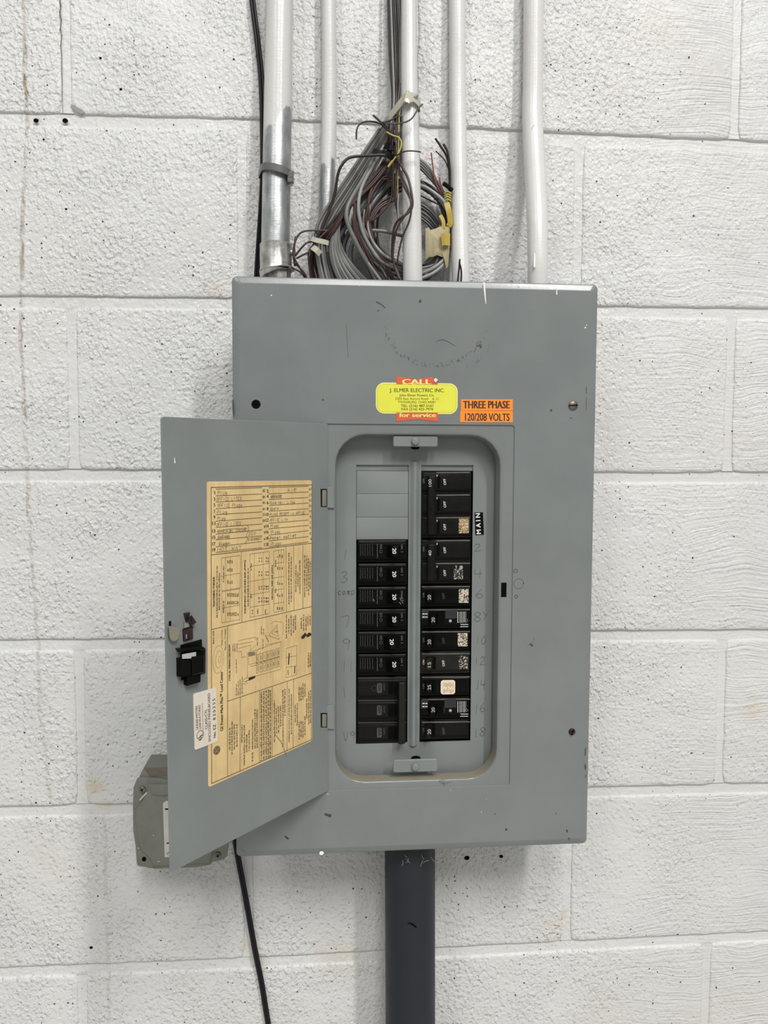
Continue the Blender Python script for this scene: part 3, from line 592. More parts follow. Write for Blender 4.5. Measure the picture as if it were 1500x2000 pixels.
# circuit directory label
z5 = lambda X, Y: (380 + X / 5.769, 920 + Y / 5.769)
z6 = lambda X, Y: (360 + X / 5.357, 1200 + Y / 5.357)
zA = lambda X, Y: (400 + X / 12.5, 930 + Y / 12.5)
zB = lambda X, Y: (500 + X / 12.5, 930 + Y / 12.5)
GR = random.Random(11)
L = Mesh(); WL = .016
tl, tr, br_, bl = DP.uv(403.5, 940.5), DP.uv(608.5, 938), DP.uv(609.5, 1447), DP.uv(406.5, 1538)
def soft_corner(P, r=.09):
    out = []
    for i in range(4):
        a, b, c = P[i - 1], P[i], P[(i + 1) % 4]; e1 = (a - b) / np.linalg.norm(a - b); e2 = (c - b) / np.linalg.norm(c - b)
        out += [b + e1 * r, b + (e1 + e2) * r * .3, b + e2 * r]
    return out
L.prism(DP, soft_corner([tl, tr, br_, bl]), 0, .009, k=0)
def ln(z, x0, y0, x1, y1, wd_=.014, k=1): L.ribbon(DP, [DP.uv(*z(x0, y0)), DP.uv(*z(x1, y1))], wd_, WL, k)
def tx(z, s, x0, y0, x1, y1, h, bold=0.0, k=1): L.text(DP, s, DP.uv(*z(x0, y0)), DP.uv(*z(x1, y1)), h, WL, bold, k)
def fine(z, x, y0, y1, h=.058, x1=None):
    """print too small to read in the photograph: a row of ink dashes"""
    A, B = DP.uv(*z(x, y0)), DP.uv(*z(x if x1 is None else x1, y1)); d = B - A; n = np.linalg.norm(d); d = d / n; t = 0
    while t < n - .02:
        l = min(GR.uniform(.05, .2), n - t); q = np.array([-d[1], d[0]])
        u = t
        while u < t + l - .012:
            g = GR.uniform(.016, .034); hh = h * GR.choice((.62, .62, .9, 1))
            c = A + d * (u + g / 2); L.ribbon(DP, [c + q * 0, c + q * hh], g * .72, WL, 1); u += g + .006
        t += l + .028
ln(z5, 183, 185, 1320, 155, .022); L.ribbon(DP, [DP.uv(*z5(183, 185)), DP.uv(*z6(283, 1768))], .022, WL, 1); L.ribbon(DP, [DP.uv(*z5(1320, 155)), DP.uv(*z6(1328, 1310))], .018, WL, 1); ln(z6, 283, 1768, 1328, 1310, .022)
Ll = (315, 480, 630, 795, 940, 1100, 1250, 1415, 1555, 1725, 1860); Lr = (280, 435, 580, 720, 870, 1010, 1165, 1305, 1455, 1595, 1745)
Rl = (275, 430, 570, 715, 855, 995, 1150, 1285, 1440, 1580, 1725); Rr = (245, 385, 520, 655, 795, 930, 1070, 1200, 1330, 1475, 1605)
for i in range(11):
    ln(zA, 262, Ll[i], 1395, Lr[i], .017); ln(zB, 310, Rl[i], 1275, Rr[i], .017)
LB = (440, 600, 740, 905, 1045, 1195, 1380, 1535, 1695, 1840); RB = (400, 530, 685, 830, 970, 1110, 1255, 1400, 1550, 1700); IV = (360, 510, 655, 805, 940, 1090, 1235, 1380, 1540, 1675); FV = (320, 465, 600, 730, 860, 990, 1130, 1265, 1405, 1540)
for i in range(10):
    n = str(2 * i + 1); tx(zA, n, (215 if i else 236) if len(n) < 2 else 178, LB[i], 248, LB[i] - 4, .12, .03)
    n = str(2 * i + 2); tx(zB, n, 260 if len(n) < 2 else 240, RB[i] + 4, 300, RB[i] - 4, .12, .03)
    n = str(20 - 2 * i); tx(zA, n, 1465, IV[i] - 38, 1405 if len(n) > 1 else 1435, IV[i] - 32, .10, .025)
    n = str(19 - 2 * i); tx(zB, n, 1337, FV[i] - 38, 1290 if len(n) > 1 else (1310 if i < 9 else 1326), FV[i] - 35, .10, .025)
def hw(z, s, x0, y0, x1, y1, h, k=2): hand(L, DP, s, DP.uv(*z(x0, y0)), DP.uv(*z(x1, y1)), h, .014, WL + .002, k, PN)
for a in (('PlUg', 310, 460, 560, 450, .14), ('OFFICE LITES', 275, 605, 900, 580, .12), ('OFFICE Plugs', 300, 755, 920, 740, .12), ('Plug', 295, 920, 560, 910, .12), ('Plug', 300, 1075, 510, 1060, .12), ('OFFICE LITES', 275, 1225, 880, 1190, .12), ('GARAGE DOOR', 300, 1390, 1020, 1330, .11), ('GARAGE', 310, 1520, 610, 1500, .10), ('Plugs', 340, 1690, 600, 1665, .12), ('HOT WAT', 300, 1835, 900, 1780, .13), ('220', 1060, 1440, 1250, 1420, .12), ('DISCONNECT', 1050, 1580, 1390, 1540, .09)): hw(zA, *a)
for a in (('AIR', 760, 385, 1000, 370, .12), ('SPACE', 350, 540, 640, 515, .09), ('Room Hall Lites', 330, 690, 960, 660, .11), ('Spare', 335, 830, 560, 810, .11), ('PLUGS RECEPT in OFFICE', 330, 970, 1190, 920, .10), ('OFFICE Lite', 330, 1110, 770, 1080, .11), ('Plugs', 350, 1260, 560, 1240, .13), ('Plugs', 360, 1410, 600, 1390, .13), ('Plugs', 365, 1700, 620, 1670, .13)): hw(zB, *a)
hw(zB, 'Panel outlet', 335, 1550, 990, 1470, .11, 1)
for p in ([(280, 1350), (560, 1290), (1030, 1280)], [(280, 1530), (620, 1470)], [(340, 1680), (620, 1640)]): L.ribbon(DP, [DP.uv(*zA(*q)) for q in p], .014, WL + .002, 2)
L.ribbon(DP, spline([DP.uv(*zA(*q)) for q in ((1040, 1200), (1065, 1300), (1010, 1460), (1040, 1540), (960, 1650))], 4), .012, WL + .002, 1)
for i in range(9): L.ribbon(DP, [DP.uv(*zB(350 + 30 * i, 545 - 3 * i)), DP.uv(*zB(385 + 28 * i, 465 - 2 * i))], .018, WL + .002, 2)
ln(z5, 185, 945, 1318, 812, .02); ln(z5, 185, 1785, 1320, 1525, .018)
for a in ((527, 910, 530, 1705), (1028, 850, 1032, 1590), (1115, 842, 1117, 1570), (1217, 832, 1218, 1550)): ln(z5, *a, .016)
def table(z, x0, x1, yt0, yt1, yb0, yb1, xs, ys):
    ln(z, x0, yt0, x1, yt1, .01); ln(z, x0, yb0, x1, yb1, .01); ln(z, x0, yt0, x0, yb0, .01); ln(z, x1, yt1, x1, yb1, .01)
    for x in xs: t = (x - x0) / (x1 - x0); ln(z, x, yt0 + (yt1 - yt0) * t, x, yb0 + (yb1 - yb0) * t, .009)
    for y in ys: ln(z, x0, y, x1, y - (x1 - x0) * .17, .010)
table(z5, 300, 512, 980, 950, 1350, 1315, (345, 400), (1185,)); table(z5, 303, 506, 1360, 1325, 1712, 1672, (345, 400), (1545,))
table(z5, 622, 840, 935, 905, 1648, 1605, (670, 770), (1075, 1245, 1395, 1535)); table(z5, 890, 1005, 900, 882, 1592, 1570, (945, 975), (1045, 1205, 1345, 1495))
tx(z5, 'TIGHTENING TORQUE', 226, 1530, 224, 1192, .085, .04); fine(z5, 256, 1650, 1065); fine(z5, 282, 1565, 1145)
tx(z5, 'EQUIPMENT GROUND BAR (AWG)', 575, 1600, 572, 1005, .075, .04); fine(z5, 606, 1520, 1090)
tx(z5, 'NEUTRAL WIRE SIZE (AWG)', 880, 1445, 880, 1060, .075, .04)
for x, a, b in ((1065, 1500, 925), (1092, 1470, 960), (1143, 1360, 1050), (1166, 1300, 1140), (1188, 1380, 1010), (1243, 1420, 950), (1266, 1350, 955), (1286, 1400, 985), (1306, 1330, 1020), (330, 1250, 1065), (330, 1600, 1460), (640, 1120, 1040), (640, 1430, 1380), (915, 1080, 1000), (915, 1370, 1320)): fine(z5, x, a, b)
for (x, ys, y0, n) in ((392, 0, 1040, 3), (392, 0, 1130, 3), (392, 0, 1270, 3), (392, 0, 1415, 6), (392, 0, 1500, 6), (392, 0, 1630, 6)):
    for i in range(n): fine(z5, x - 12 + i * 22, y0, y0 - 38)
for y0 in (990, 1025, 1145, 1180, 1310, 1335, 1440, 1480):
    for i in range(2 if y0 < 1200 else 4): fine(z5, 730 + i * 28, y0, y0 - 20); 
    fine(z5, 810, y0, y0 - 20); fine(z5, 832, y0, y0 - 20)
for y0 in (975, 1110, 1280, 1415, 1560):
    for x in (938, 962, 990): fine(z5, x, y0, y0 - 32)
for y0 in (1610, 1580):
    for x in (715, 800, 655): fine(z5, x, y0, y0 - 26)
ln(z6, 450, 125, 450, 1697, .016); ln(z6, 450, 908, 1330, 613, .018)
tx(z6, 'Made in U.S.A.', 398, 322, 398, 155, .07); tx(z6, 'Plainville, CT 06062', 434, 370, 434, 145, .07); fine(z6, 308, 305, 170, .06)
tx(z6, 'GE Power-Mark Plus\u2122 Load Center', 403, 1213, 400, 592, .13, .03); tx(z6, 'TYPICAL WIRING DIAGRAM', 480, 695, 478, 315, .075, .04)
for s_ in range(3):
    c = z6(352 + s_ * 6, 470); q = [DP.uv(c[0] + (56 - 22 * s_) / 5.357 * math.cos(a) , c[1] + (145 - 55 * s_) / 5.357 * math.sin(a) - (56 - 22 * s_) / 5.357 * math.cos(a) * .4) for a in np.linspace(0, 6.2, 26)]; L.ribbon(DP, q, .009, WL, 2)
# wiring diagram
pl_ = lambda wd_, *p: L.ribbon(DP, [DP.uv(*z6(*q)) for q in p], wd_, WL, 1)
pl_(.009, (655, 405), (1010, 283), (1010, 570)); pl_(.009, (655, 405), (660, 668), (1003, 575)); pl_(.009, (560, 275), (740, 238), (750, 270)); pl_(.009, (558, 313), (715, 285)); pl_(.009, (562, 355), (690, 322), (690, 378)); pl_(.009, (558, 392), (595, 385), (597, 450), (640, 442)); pl_(.009, (670, 440), (672, 525), (752, 505), (750, 400)); pl_(.01, (690, 545), (752, 530)); pl_(.008, (740, 405), (790, 350)); pl_(.008, (670, 400), (740, 320)); pl_(.02, (880, 285), (845, 215))
L.prism(DP, [DP.uv(*z6(*q)) for q in ((665, 402), (735, 390), (740, 425), (668, 440))], WL - .004, WL, k=2); L.prism(DP, [DP.uv(*z6(*q)) for q in ((670, 662), (740, 640), (735, 665), (675, 692))], WL - .004, WL, k=1)
for i, x in enumerate((762, 800, 838, 872, 902, 932, 958, 984)):
    o_ = -(x - 762) * .29
    for yy in (420, 525):
        w_ = 9 if i not in (1, 2) else 16
        pl_(.009, (x - w_, yy + o_), (x + w_, yy + o_ - 5), (x + w_, yy + 88 + o_ - 5), (x - w_, yy + 88 + o_), (x - w_, yy + o_)); pl_(.022 if i % 2 else .01, (x, yy + 25 + o_), (x, yy + 62 + o_))
    pl_(.012, (x - 14, 512 + o_), (x + 14, 508 + o_))
pl_(.010, (880, 220), (968, 105), (988, 262), (880, 220)); pl_(.007, (915, 200), (960, 130), (970, 230), (915, 200)); pl_(.007, (900, 100), (940, 70), (1035, 85), (1030, 215)); pl_(.02, (940, 185), (978, 178)); pl_(.007, (845, 318), (1010, 285)); pl_(.007, (660, 720), (610, 690)); pl_(.02, (640, 700), (740, 655)); pl_(.01, (605, 680), (650, 668), (655, 640)); pl_(.01, (610, 715), (640, 735))
for x, a, b in ((545, 615, 455), (510, 385, 310), (530, 390, 305), (552, 385, 300), (765, 325, 240), (822, 360, 250), (808, 210, 120), (830, 210, 150), (545, 850, 720), (565, 845, 700), (585, 840, 680), (605, 830, 640)): fine(z6, x, a, b, .035)
table(z6, 1063, 1173, 355, 322, 662, 628, (1118,), (450, 555)); pl_(.06, (1095, 410), (1088, 520)); pl_(.05, (1155, 545), (1150, 610)); pl_(.03, (1085, 630), (1083, 580))
L.prism(DP, [DP.uv(*z6(*q)) for q in ((1222, 232), (1262, 190), (1282, 212), (1300, 188), (1325, 200), (1325, 218), (1285, 240), (1270, 222), (1250, 252), (1222, 256))], WL - .004, WL, k=1)
for x, a, b in ((1070, 250, 5), (1095, 200, 30), (1120, 225, 0), (1145, 190, 20), (1165, 160, 10), (1225, 150, 30), (1250, 170, 0), (1275, 165, 20), (1295, 120, 0), (1318, 110, 5), (1300, 555, 395), (1320, 545, 395)): fine(z6, x, a, b, .06)
for a in ((583, 865, 580, 1642), (785, 800, 782, 1555), (918, 755, 917, 1490), (1075, 700, 1072, 1428), (1140, 680, 1136, 1398)): ln(z6, *a, .016)
for x, *p in ((478, 1415, 1180), (502, 1465, 1115), (526, 1410, 1150), (553, 1385, 1150), (605, 1340, 1150), (630, 1575, 1155), (655, 1440, 1255), (680, 1430, 1205), (716, 1535, 1440, 1410, 1090), (742, 1400, 985), (764, 1395, 990), (810, 1530, 795), (835, 1520, 790), (860, 1510, 785), (883, 1500, 780), (904, 1490, 785), (945, 1335, 895), (966, 1240, 955), (988, 1240, 950), (1010, 1170, 945), (1034, 1385, 780), (1054, 1060, 780), (1098, 1335, 775), (1122, 1255, 830), (1162, 1125, 945), (1184, 1160, 930), (1203, 1310, 1120, 905, 745), (1223, 1285, 1110, 900, 755), (1243, 1285, 1120, 890, 720), (1263, 1260, 1060, 860, 720), (1282, 1090, 880), (1303, 1150, 800), (1321, 1135, 795)):
    for a, b in zip(p[::2], p[1::2]): fine(z6, x, a, b, .075 if 800 < x < 910 else .06)
# round monogram
c = DP.uv(*z6(338, 1421)); L.prism(DP, [c + .165 * np.array([math.cos(a), math.sin(a)]) for a in np.linspace(0, 6.2832, 25)[:-1]], WL - .006, WL, k=1)
L.ribbon(DP, [c + .138 * np.array([math.cos(a), math.sin(a)]) for a in np.linspace(0, 6.2832, 25)], .012, WL + .003, 0)
for q in ([(-.05, .03), (-.075, .06), (-.03, .075), (-.015, .03), (-.06, -.02), (-.03, -.06), (0, -.04)], [(.06, .06), (.02, .07), (.0, .03), (.05, .01), (.01, -.02), (.03, -.06), (.08, -.03)]): L.ribbon(DP, spline([c + np.array((-y, x)) for x, y in q], 4), .016, WL + .003, 0)
for a in np.linspace(0, 6.2832, 5)[:-1]: L.ribbon(DP, spline([c + .11 * np.array([math.cos(a + t), math.sin(a + t)]) * s_ for t, s_ in ((0, 1), (.4, .8), (.8, 1.05))], 3), .012, WL + .003, 0)
L.ribbon(DP, [DP.uv(*z6(*q)) for q in ((940, 1245), (1000, 1320), (1035, 1375))], .035, WL + .002, 3); L.ribbon(DP, [DP.uv(*z6(*q)) for q in ((1035, 1395), (1055, 1445), (1072, 1480))], .04, WL + .002, 3)
lo = L.build('circuit_directory', [M_PAPER, M_BLACK_INK, M_PEN, plain('grey_scrape', (.25, .22, .15), .7)], door); lo['label'] = 'tan paper circuit directory with handwritten entries'
# cream serial sticker over the edge of the directory
zU = lambda X, Y: (370 + X / 11.76, 1330 + Y / 11.76)
U = Mesh(); WU = .034
U.prism(DP, soft_corner([DP.uv(*z6(*q)) for q in ((90, 830), (327, 763), (345, 1327), (105, 1420))], .06), .0, .026, k=0)
def ut(s, x0, y0, x1, y1, h, bold=0.0, k=1): U.text(DP, s, DP.uv(*zU(x0, y0), WU), DP.uv(*zU(x1, y1), WU), h, WU, bold, k)
ut('UNDERWRITERS', 205, 1110, 187, 563, .095, .012, 2); ut('LABORATORIES', 268, 1100, 252, 545, .085, .012, 2); ut('CLASS-CTL', 415, 1097, 400, 640, .10, .01); ut('ENCLOSED PANELBOARD', 492, 1375, 475, 275, .11, .012, 2); ut('No.', 610, 1290, 605, 1150, .12, .014); ut('EZ', 606, 1105, 604, 985, .12, .014); ut('8 2 0 2 5 5', 602, 885, 592, 400, .12, .01)
c = DP.uv(*zU(250, 1238), WU); U.ribbon(DP, [c + .155 * np.array([math.cos(a), math.sin(a)]) for a in np.linspace(0, 6.2832, 25)], .018, WU, 1); ut('U', 285, 1345, 278, 1270, .13, .02); ut('L', 310, 1245, 305, 1185, .13, .02)
U.ribbon(DP, [DP.uv(*zU(300, 1120)), DP.uv(*zU(284, 500))], .014, WU, 1)
uo = U.build('serial_sticker', [M_UL, M_BLACK_INK, plain('grey_print', (.12, .11, .10), .7)], door); uo['label'] = 'cream white serial number sticker'

# ------------------------------------------------------------------ circuit breakers (each lifts out: things of their own)
WB = DEEP + .16                                   # face of the breakers
def pu(x, w=WB, y=1180): return PP.uv(x, y, w)[0]
def pv(y, w=WB, x=808): return PP.uv(x, y, w)[1]
def breaker(label, side, y0, y1, kind, rating=None, rows=1, mat=None):
    x0, x1 = (697, 796) if side == 'L' else (822, 920)
    u0, u1, v0, v1 = pu(x0 + .5), pu(x1 - .5), pv(y1 - .4), pv(y0 + .6)
    root = empty('circuit_breaker', PP.pt((u0 + u1) / 2, v0, DEEP - .2), label, 'circuit breaker', 'circuit breakers in the panel')
    mat = mat or M_BLACK; m = Mesh(); m.box(PP, u0, u1, v0, v1, DEEP - .7, WB - .12, .02)
    hgt = (v1 - v0) / rows
    for r in range(rows):
        a, b = v0 + r * hgt, v0 + (r + 1) * hgt
        m.prism(PP, rrect(u0 + .03, u1 - .03, a + .13, b - .04, .04, 2), WB - .16, WB - .03, .05, r=3)     # step
        m.prism(PP, rrect(u0 + .05, u1 - .05, a + .20, b - .13, .03, 2), WB - .06, WB, .035, r=3)     # face
    body = m.build('body', mat, root, smooth=30)
    pr = Mesh()
    def W2(s, A, B, h, bold=.01, k=0, w=WB + .004): pr.text(PP, s, PP.uv(*A, w), PP.uv(*B, w), h, w, bold, k)
    def fine_print(xs, ya, yb, k=1):
        for x in xs:
            y = ya
            while y < yb: l = GR.uniform(.8, 2.6); pr.ribbon(PP, [PP.uv(x, y, WB), PP.uv(x + GR.uniform(-.4, .4), min(yb, y + l), WB)], .022, WB + .004, k); y += l + 1.5
    for r in range(rows):                            # edge highlights painted as pale lines, with dust and wear, on the top ledges
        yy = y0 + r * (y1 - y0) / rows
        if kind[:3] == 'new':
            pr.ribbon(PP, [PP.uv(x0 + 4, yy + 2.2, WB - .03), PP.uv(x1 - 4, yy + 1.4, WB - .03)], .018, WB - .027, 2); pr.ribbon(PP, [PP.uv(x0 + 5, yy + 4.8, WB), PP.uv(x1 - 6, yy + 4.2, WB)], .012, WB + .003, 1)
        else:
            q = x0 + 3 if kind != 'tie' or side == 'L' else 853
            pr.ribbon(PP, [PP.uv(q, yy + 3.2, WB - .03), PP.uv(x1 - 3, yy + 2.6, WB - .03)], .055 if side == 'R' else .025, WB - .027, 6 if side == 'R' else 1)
    hx = {'new': 769, 'newlow': 764, 'old': 838.5, 'sq': 846}.get(kind)
    if hx:                                           # one rocking handle in its window
        yc = (y0 + y1) / 2 - 1; d = -1 if side == 'R' else 1
        wx = {'new': (752, 781), 'newlow': (752, 781), 'old': (831, 852), 'sq': (839, 868)}[kind]
        k_ = Mesh(); k_.prism(PP, rrect(pu(wx[0]), pu(wx[1]), pv(yc + 12.5), pv(yc - 12.5), .05, 2), WB - .02, WB + .006); k_.build('handle_slot', M_DARK, root)
        hm_ = Mesh(); uc = pu(hx); hw_ = .15; va, vb = pv(yc + 13), pv(yc - 11)
        lean = .15 * d
        R0 = [(uc - hw_ * 1.1 - lean, va), (uc + hw_ * 1.1 - lean * .2, va), (uc + hw_ * 1.1 - lean * .2, vb), (uc - hw_ * 1.1 - lean, vb)]
        R1 = [(uc - hw_ + lean * .3, va + .02), (uc + hw_ + lean * .3, va + .02), (uc + hw_ + lean * .3, vb - .02), (uc - hw_ + lean * .3, vb - .02)]
        ins = inset([np.array(p) for p in R1], .05)
        hm_.loops([[PP.pt(*p, WB) for p in R0], [PP.pt(*p, WB + .26) for p in R1], [PP.pt(*p, WB + .33) for p in ins]])
        h_ = hm_.build('handle', mat, root, smooth=35)
        t_ = Mesh(); wt = WB + .336; cx = hx + .8 * d; (t_.text(PP, rating, PP.uv(cx - 3.5, yc - 5, wt), PP.uv(cx - 3.2, yc + 6, wt), .165, wt, .02, 0) if side == 'L' else t_.text(PP, rating, PP.uv(cx + 4.2, yc + 7.5, wt), PP.uv(cx + 4, yc - 2, wt), .15, wt, .012, 0)); t_.build('rating_number', [M_WHITE_INK if kind[:3] == 'new' else plain('rating_ink', (.42, .42, .40), .6)], h_)
    if kind in ('new', 'newlow'):
        fine_print((704, 708.5, 713, 718, 722.5, 727.5), yc - 12, yc + 9); fine_print((737,), yc - 13, yc + 14, 2); fine_print((743, 745.5), yc - 12, yc - 4, 2)
        q = PP.uv(744, yc + 1.5, WB); pr.ribbon(PP, [q + np.array([.055 * math.cos(a), .07 * math.sin(a)]) for a in np.linspace(0, 6.3, 14)], .016, WB + .004, 2); W2('ON', (783, yc - 12), (783.2, yc - 3), .08, .01, 2); pr.ribbon(PP, [PP.uv(783, yc + 2, WB), PP.uv(787, yc + 2, WB)], .02, WB + .004, 2)
    if kind in ('old', 'tie'):
        for r in range(rows):
            yy = y0 + (r + .5) * (y1 - y0) / rows
            if rating not in ('20x', '25'): W2('OFF', (871.5 if rating in ('100', '40') else 869, yy + 5), (870.5 if rating in ('100', '40') else 868, yy - 7), .105, .012, 0 if rating in ('100', '40', '15') else 1)
        if rating not in ('25',): W2('ON', (829.5, y0 + 24), (829, y0 + 15), .085, .01, 2 if rating not in ('15',) else 0)
    if kind == 'tie':                                # common-trip bar across the poles
        left = side == 'L'; xa, xb = (778, 791) if left else (833, 847.5)
        for r in range(rows):
            yy = y0 + (r + .5) * (y1 - y0) / rows
            k_ = Mesh(); k_.prism(PP, rrect(pu(759 if left else 852), pu(777 if left else 858), pv(yy + 12), pv(yy - 12), .03, 2), WB - .02, WB + .005); k_.build('handle_slot', M_DARK, root)
            if not left: k_ = Mesh(); k_.ribbon(PP, [PP.uv(853.5, yy - 14.5, WB), PP.uv(853.5, yy - 11.5, WB)], .03, WB + .006); k_.build('index_mark', M_WHITE_INK, root)
        b_ = Mesh(); ya, yb = y0 + 9, y1 - 8
        if left: ya, yb = y0 + 8, y1 - 3
        b_.prism(PP, rrect(pu(xa), pu(xb), pv(yb), pv(ya), .05, 3), WB - .02, WB + .31, .055, r=3)
        bo = b_.build('handle_tie', M_BROWN if left else mat, root, smooth=35)
        if not left:
            t_ = Mesh(); wt = WB + .345; t_.text(PP, rating, PP.uv(841.5 + 1.5, y0 + 30 if rating == '100' else y0 + 33, wt), PP.uv(842.5, y0 + 16 if rating == '100' else y0 + 22, wt), .13, wt, .014, 0); t_.build('rating_number', [plain('rating_ink', (.42, .42, .40), .6)], bo)
        else:
            for r in range(rows):
                yy = y0 + (r + .5) * (y1 - y0) / rows
                pr.prism(PP, rrect(pu(737), pu(746.5), pv(yy + 9), pv(yy - 10), .05, 3), WB, WB + .004, k=1); W2('20A', (739, yy - 8), (739, yy + 7.5), .12, .012, 3, WB + .007); W2('OFF', (748.5, yy - 8), (748.5, yy + 6), .075, .006, 1)
            q = PP.uv(731, y0 + 23, WB); pr.ribbon(PP, [q + .12 * np.array([math.cos(a), math.sin(a)]) for a in np.linspace(0, 6.3, 20)], .014, WB + .004, 1)
    if kind == 'sq':
        pr.prism(PP, rrect(pu(823.5), pu(837), pv(y0 + 21), pv(y0 + 4), .02, 2), WB, WB + .003, k=5); pr.prism(PP, rrect(pu(870), pu(893), pv(y0 + 21), pv(y0 + 4), .02, 2), WB, WB + .003, k=5)
        for x in (825.5, 831):
            for y in (11, 17): pr.ribbon(PP, [PP.uv(x, y0 + y, WB), PP.uv(x + 3.4, y0 + y, WB)], .04, WB + .006, 0)
        for x in (873, 879, 886): pr.ribbon(PP, [PP.uv(x, y0 + 17, WB), PP.uv(x + 2.4, y0 + 17, WB)], .02, WB + .006, 1)
        q = PP.uv(879.5, y0 + 24.5, WB); pr.prism(PP, [q + .065 * np.array([math.cos(a), math.sin(a)]) for a in np.linspace(0, 6.2832, 13)[:-1]], WB, WB + .02, k=4)
        for i, x in enumerate((894, 897.5, 900.5, 903.5, 906.5, 909.5)):
            y = y0 + 7
            while y < y0 + 28: l = GR.uniform(1, 3.5); pr.ribbon(PP, [PP.uv(x, y, WB), PP.uv(x, min(y0 + 28, y + l), WB)], .028, WB + .004, 4 if i % 2 else 0); y += l + 1.2
        for i in range(5): pr.ribbon(PP, [PP.uv(900 + 3 * i, y0 + 31, WB), PP.uv(902 + 3 * i, y0 + 32.5, WB)], .04, WB + .004, 4)
        pr.ribbon(PP, [PP.uv(899, y0 + 36, WB), PP.uv(914, y0 + 36, WB)], .025, WB + .004, 0)
        q = PP.uv(911, y0 + 24, WB); pr.ribbon(PP, [q + .06 * np.array([math.cos(a), math.sin(a)]) for a in np.linspace(0, 6.3, 12)], .014, WB + .004, 4)
    if pr.v: pr.build('printing', [M_WHITE_INK, M_DIM_INK, M_GREY_INK, M_BLACK2, plain('grey_button', (.36, .36, .345), .5), plain('grey_front', (.028, .029, .030), .5, spec=.2), plain('ledge_highlight_dust', (.105, .098, .085), .8, var=.5, scale=130)], body)
    return root, body
def worn_label(body, root, x0, y0, x1, y1, n, dens, seed, base=None):
    """a printed rating sticker reduced to flecks"""
    g = random.Random(seed); m = Mesh()
    if base: m.prism(PP, rrect(pu(x0), pu(x1), pv(y1), pv(y0), .02, 2), WB, WB + .004, k=2)
    nx = int((x1 - x0) / 1.35)
    for i in range(nx):
        x = x0 + (i + .5) * (x1 - x0) / nx; y = y0
        while y < y1:
            l = g.uniform(.8, 2.6)
            if g.random() < dens: m.ribbon(PP, [PP.uv(x, y, WB), PP.uv(x, min(y1, y + l), WB)], .026, WB + .006, g.choice((0, 0, 0, 1)))
            y += l + .5
    return m.build('rating_sticker', n, root)
G = ', '
L1 = 'single black breaker in the left row, pencilled '
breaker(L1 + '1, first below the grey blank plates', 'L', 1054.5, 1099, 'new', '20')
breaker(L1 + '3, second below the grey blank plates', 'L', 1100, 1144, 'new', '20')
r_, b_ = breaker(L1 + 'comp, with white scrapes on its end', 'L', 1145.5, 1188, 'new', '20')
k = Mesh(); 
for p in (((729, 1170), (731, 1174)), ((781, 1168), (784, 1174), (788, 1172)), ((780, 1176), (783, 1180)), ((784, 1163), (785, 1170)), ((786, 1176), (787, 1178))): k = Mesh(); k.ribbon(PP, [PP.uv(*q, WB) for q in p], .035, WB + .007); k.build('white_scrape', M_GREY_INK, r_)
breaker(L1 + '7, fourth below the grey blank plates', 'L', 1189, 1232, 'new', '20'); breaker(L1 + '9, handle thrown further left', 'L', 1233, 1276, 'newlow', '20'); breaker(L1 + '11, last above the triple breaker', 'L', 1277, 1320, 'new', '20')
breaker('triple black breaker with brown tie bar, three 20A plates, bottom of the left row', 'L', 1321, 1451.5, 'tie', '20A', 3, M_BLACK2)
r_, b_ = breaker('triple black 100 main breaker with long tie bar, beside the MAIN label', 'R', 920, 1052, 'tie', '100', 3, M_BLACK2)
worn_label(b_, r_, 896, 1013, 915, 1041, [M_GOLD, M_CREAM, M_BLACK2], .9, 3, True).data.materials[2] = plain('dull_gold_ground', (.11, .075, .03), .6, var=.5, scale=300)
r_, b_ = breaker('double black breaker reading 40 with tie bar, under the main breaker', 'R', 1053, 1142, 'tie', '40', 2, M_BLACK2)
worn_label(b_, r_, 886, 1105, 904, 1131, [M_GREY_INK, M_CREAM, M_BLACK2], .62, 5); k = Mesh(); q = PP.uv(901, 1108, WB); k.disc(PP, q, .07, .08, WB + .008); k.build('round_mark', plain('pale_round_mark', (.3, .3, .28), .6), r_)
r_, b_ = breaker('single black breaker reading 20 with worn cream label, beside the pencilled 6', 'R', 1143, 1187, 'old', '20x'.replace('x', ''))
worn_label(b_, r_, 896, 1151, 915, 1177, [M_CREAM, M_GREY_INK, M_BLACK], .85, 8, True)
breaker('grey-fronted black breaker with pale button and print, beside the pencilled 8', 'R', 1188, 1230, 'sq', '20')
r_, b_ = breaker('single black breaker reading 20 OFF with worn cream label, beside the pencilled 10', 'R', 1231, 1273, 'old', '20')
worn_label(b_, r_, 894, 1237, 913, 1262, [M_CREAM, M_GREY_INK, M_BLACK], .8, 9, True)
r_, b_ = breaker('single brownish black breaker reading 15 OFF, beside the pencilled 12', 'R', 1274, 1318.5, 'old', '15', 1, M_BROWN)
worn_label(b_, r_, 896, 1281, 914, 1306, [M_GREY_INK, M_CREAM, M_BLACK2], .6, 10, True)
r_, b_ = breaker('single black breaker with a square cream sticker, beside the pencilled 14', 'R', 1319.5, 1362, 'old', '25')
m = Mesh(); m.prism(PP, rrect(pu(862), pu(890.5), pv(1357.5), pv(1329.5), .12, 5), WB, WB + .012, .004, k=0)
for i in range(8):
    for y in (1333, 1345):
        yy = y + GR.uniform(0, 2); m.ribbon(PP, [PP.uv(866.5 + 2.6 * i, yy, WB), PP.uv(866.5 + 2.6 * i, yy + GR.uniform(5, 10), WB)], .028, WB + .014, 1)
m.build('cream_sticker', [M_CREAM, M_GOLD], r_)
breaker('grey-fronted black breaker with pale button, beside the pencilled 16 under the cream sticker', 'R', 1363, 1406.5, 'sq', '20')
breaker('single dusty black breaker reading 20, bottom of the right row beside the pencilled 18', 'R', 1407.5, 1447.5, 'old', '20', 1, M_BLACK2)

